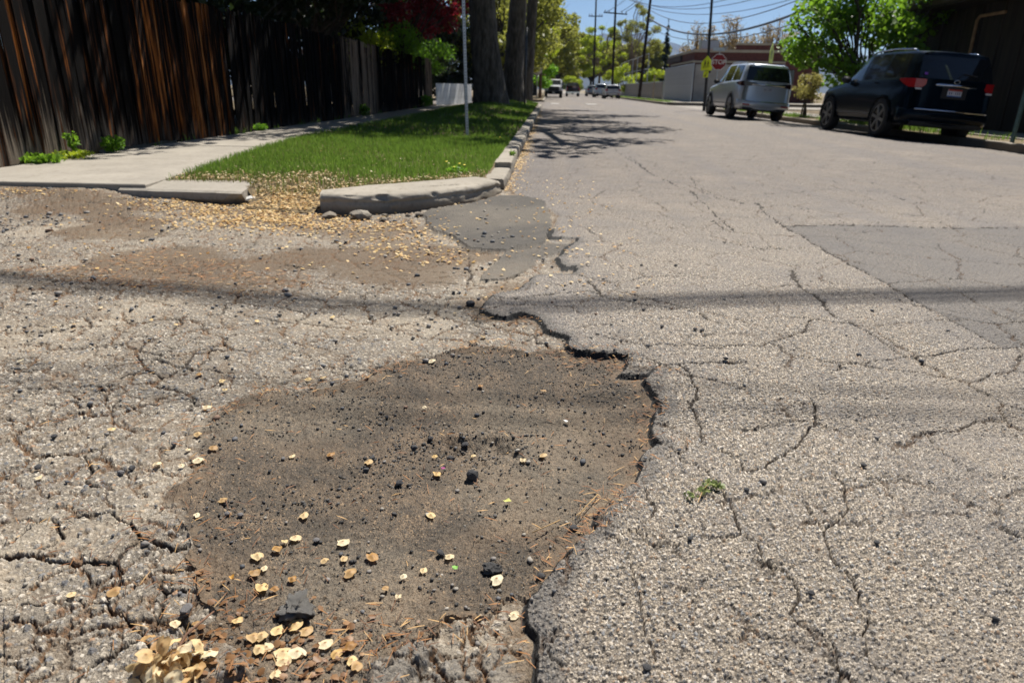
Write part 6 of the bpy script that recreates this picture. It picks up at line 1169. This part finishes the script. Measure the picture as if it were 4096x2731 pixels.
# concrete rubble at the kerb foot
M_RUB = concrete('rubble', (.36,.325,.27), .3)
for i,(x,y_,s,lb) in enumerate(((-1.47,5.34,.10,'largest pale concrete chunk at the foot of the corner kerb'),(-1.72,5.35,.07,'rough concrete lump at the end of the corner kerb'),(-1.02,5.52,.045,'small concrete chunk in front of the kerb near the tar patch'),(-1.27,5.27,.045,'flat concrete chip in front of the largest chunk'),(-1.30,5.47,.03,'tiny pointed concrete chip against the kerb face'),(-1.12,5.50,.028,'tiny concrete chip beside the small chunk'),(-2.12,6.25,.10,'half buried grey stone in the gap between the kerbs'))):
    put_rock('rubble', x, y_, s, M_RUB, lb, 'rubble', 'concrete rubble at the kerb', rock_mesh(40+i,2,.3), .42, .3)
put_rock('white_stone', -2.60, 5.93, .045, simple('white_quartz', (.75,.74,.70), .5), 'smooth white stone wedged under the broken slab end', 'stone', None, rock_mesh(60,3,.05), .6, -.2)
put_rock('white_stone', -.52, 6.93, .03, simple('white_quartz2', (.6,.59,.56), .5), 'round white pebble wedged in the joint behind the corner kerb', 'stone', None, rock_mesh(61,3,.05), .8, -.6)
# twig with a bunch of seeds
t = thing('elm_seed_bunch', 'fluffy bunch of cream elm seeds on a bent twig at the bottom edge', 'seed bunch', (CLUMP[0][0],CLUMP[0][1],gz(*CLUMP[0])))
parts = []; rr = random.Random(5)
for i in range(46):
    v, f, a = shapes[rr.randrange(7)]; q = Quaternion((rr.uniform(-1,1),rr.uniform(-1,1),rr.uniform(-.3,.3)), rr.uniform(.2,1.5)) @ Quaternion((0,0,1), rr.uniform(0,6.28)); d = Vector((rr.gauss(0,.034),rr.gauss(0,.024),abs(rr.gauss(.018,.014)))); M3 = np.array(q.to_matrix()); k = rr.uniform(.95,1.3)
    parts.append((v@M3.T*k+np.array(d), f, a))
V, F = join([(p[0],p[1]) for p in parts]); np_obj('seeds', V, F, M_SAM, t, True, {'za':np.concatenate([p[2] for p in parts])})
tw = MB().tube([(x-CLUMP[0][0], y_-CLUMP[0][1], .012+.012*math.sin(i*1.1)) for i,(x,y_) in enumerate(TWIG)]+[(0,0,.02)], [.0016,.0022,.0026,.0028,.002], 6); tw.build('twig', simple('twig_brown',(.16,.085,.05),.8), t, True)
M_STRAW = simple('straw', (.36,.23,.10), .7)
for k_,(ps,lb) in enumerate(((WT[:3],'long pale straw stalk leaning on the pothole rim'),(WT[3:],'straight pale straw on the pothole floor near its rim'))):
    tag(MB().tube([(x,y_,gz(x,y_)+.012+.006*(i%2)) for i,(x,y_) in enumerate(ps)], .0014, 5).build('straw', M_STRAW, None, True), lb, 'straw')
# green sprig
sx, sy = SPRIG[1]; t = thing('green_sprig', 'fresh green leafy sprig lying on the worn road', 'sprig', (sx,sy,gz(sx,sy)+.004))
MB().tube([(SPRIG[0][0]-sx,SPRIG[0][1]-sy,.004),(0,0,.010),(SPRIG[2][0]-sx,SPRIG[2][1]-sy,.008)],[.0012,.0012,.0007],5).build('stalk', M_STRAW, t)
C = [((x-sx,y_-sy,.008),(.022,.014,.007)) for x,y_ in SPRIG[1:]]; V, F = leaf_quads(C, 90, .014, 77, .5, .7); np_obj('leaves', V, F, leafmat('sprig_leaves',(.16,.22,.06),(.38,.42,.18),.4,40), t)
def flake(name, p, s, col, label, cat, seed):
    r = random.Random(seed); n = 9; v = [(0,0,.004)]+[(math.cos(a)*s*r.uniform(.6,1.1), math.sin(a)*s*.7*r.uniform(.6,1.1), .004+r.uniform(-.003,.005)) for a in [2*math.pi*i/n for i in range(n)]]
    tag(MB().add(v,[(0,1+i,1+(i+1)%n) for i in range(n)]).build(name, simple(name+'_mat',col,.6), None, True, (p[0],p[1],gz(*p)+.006)), label, cat)
flake('leaf_scrap', MISC['leafbit'], .009, (.16,.36,.05), 'small bright green leaf scrap on the pothole floor', 'leaf', 1); flake('petal', MISC['pink'], .006, (.4,.06,.24), 'tiny magenta petal by the hole in the pothole', 'petal', 2); flake('paper_scrap', MISC['paper'], .012, (.75,.73,.68), 'tiny white paper scrap in the pothole near the road edge', 'scrap', 3); flake('leaf_scrap', MISC['green2'], .013, (.42,.42,.10), 'curled yellow green leaf scrap on the pothole floor', 'leaf', 4); flake('petal', MISC['orange'], .007, (.5,.25,.04), 'small orange petal scrap at the near pothole side', 'petal', 5)
# weeds at the fence and flowers in the lawn
def weed(name, label, loc, r_, h, n, ls, mat, cat='weed', group=None):
    t = thing(name, label, cat, loc, group=group); rr = random.Random(int(abs(loc[1])*100)); m = MB()
    for i in range(7): a = rr.uniform(0,6.28); m.tube([(0,0,-.02),(math.cos(a)*r_*.5,math.sin(a)*r_*.5,h*.5),(math.cos(a)*r_*.8,math.sin(a)*r_*.8,h*rr.uniform(.6,1))],[.006,.004,.002],4)
    m.build('stems', M_GRASS, t); V, F = leaf_quads([((math.cos(q)*r_*.45,math.sin(q)*r_*.45,h*.55),(r_*.6,r_*.6,h*.45)) for q in (0,1.6,3.1,4.7)], n, ls, int(loc[1]*10), .3, .7); np_obj('leaves', V, F, mat, t); return t
weed('weed','bright green rounded weed clump against the fence foot',(-5.54,8.75,.12),.15,.22,420,.045,L_BRIGHT)
weed('weed','low leafy weed at the fence foot near the picture edge',(-5.54,7.45,.12),.24,.10,200,.07,L_GREEN)
weed('weed','thin leggy weed with few leaves in front of a grey board',(-5.58,8.05,.12),.08,.34,40,.07,L_GREEN)
weed('weed','yellowish low weed between the two larger fence weeds',(-5.54,7.95,.12),.24,.10,260,.05,L_YG); weed('weed','small weed at the fence foot halfway along',(-5.6,13.6,.12),.16,.14,150,.06,L_BRIGHT); weed('weed','weed tuft by the pale boards of the fence',(-5.6,21.5,.12),.22,.35,220,.08,L_GREEN); weed('weed','leafy weeds at the far end of the dark fence',(-5.55,32,.12),.4,.5,320,.12,L_BRIGHT)
weed('weed','tiny green weed growing out of the kerb face',(-.47,9.35,.10),.05,.09,60,.03,L_GREEN)
t = thing('dandelion', 'yellow dandelion flowers in the lawn behind the corner kerb', 'flower', (-.95,7.35,.12)); V, F = leaf_quads([((0,0,.03),(.12,.10,.03))], 120, .06, 8, .5, .3); np_obj('leaves', V, F, L_BRIGHT, t); my = simple('dandelion_yellow',(.8,.62,.01),.6)
for dx,dy,h in ((-.13,.10,.10),(.02,.02,.09),(.07,.03,.075),(-.03,-.04,.06)):
    MB().tube([(dx,dy,0),(dx,dy,h)],.002,4).build('stem', M_GRASS, t); m = MB(); n = 12
    m.add([(dx,dy,h+.008)]+[(dx+math.cos(2*math.pi*i/n)*.016*(1 if i%2 else .8),dy+math.sin(2*math.pi*i/n)*.016*(1 if i%2 else .8),h+.002) for i in range(n)],[(0,1+i,1+(i+1)%n) for i in range(n)]); m.build('flower_head', my, t)
t = thing('dandelion', 'two small yellow flowers beside the kerb farther up the lawn', 'flower', (-.85,11.2,.13))
for dx,dy in ((0,0),(.08,.1)):
    MB().tube([(dx,dy,0),(dx,dy,.1)],.003,4).build('stem', M_GRASS, t); m = MB(); m.add([(dx,dy,.108)]+[(dx+math.cos(2*math.pi*i/8)*.018,dy+math.sin(2*math.pi*i/8)*.018,.1) for i in range(8)],[(0,1+i,1+(i+1)%8) for i in range(8)]); m.build('flower_head', my, t)
# painted crossing lines far up the street
M_LINE = simple('worn_line_paint', (.36,.34,.31), .8, 0, .35, 5); t = thing('crosswalk_marking', kind='structure')
for a,b_ in ((.1,.65),(2.5,3.2)):
    zz = .012; MB().add([(a,48.6,zz+.01),(b_,48.6,zz+.01),(b_,51.2,zz+.01),(a,51.2,zz+.01)],[(0,1,2,3)]).build('painted_bar', M_LINE, t)
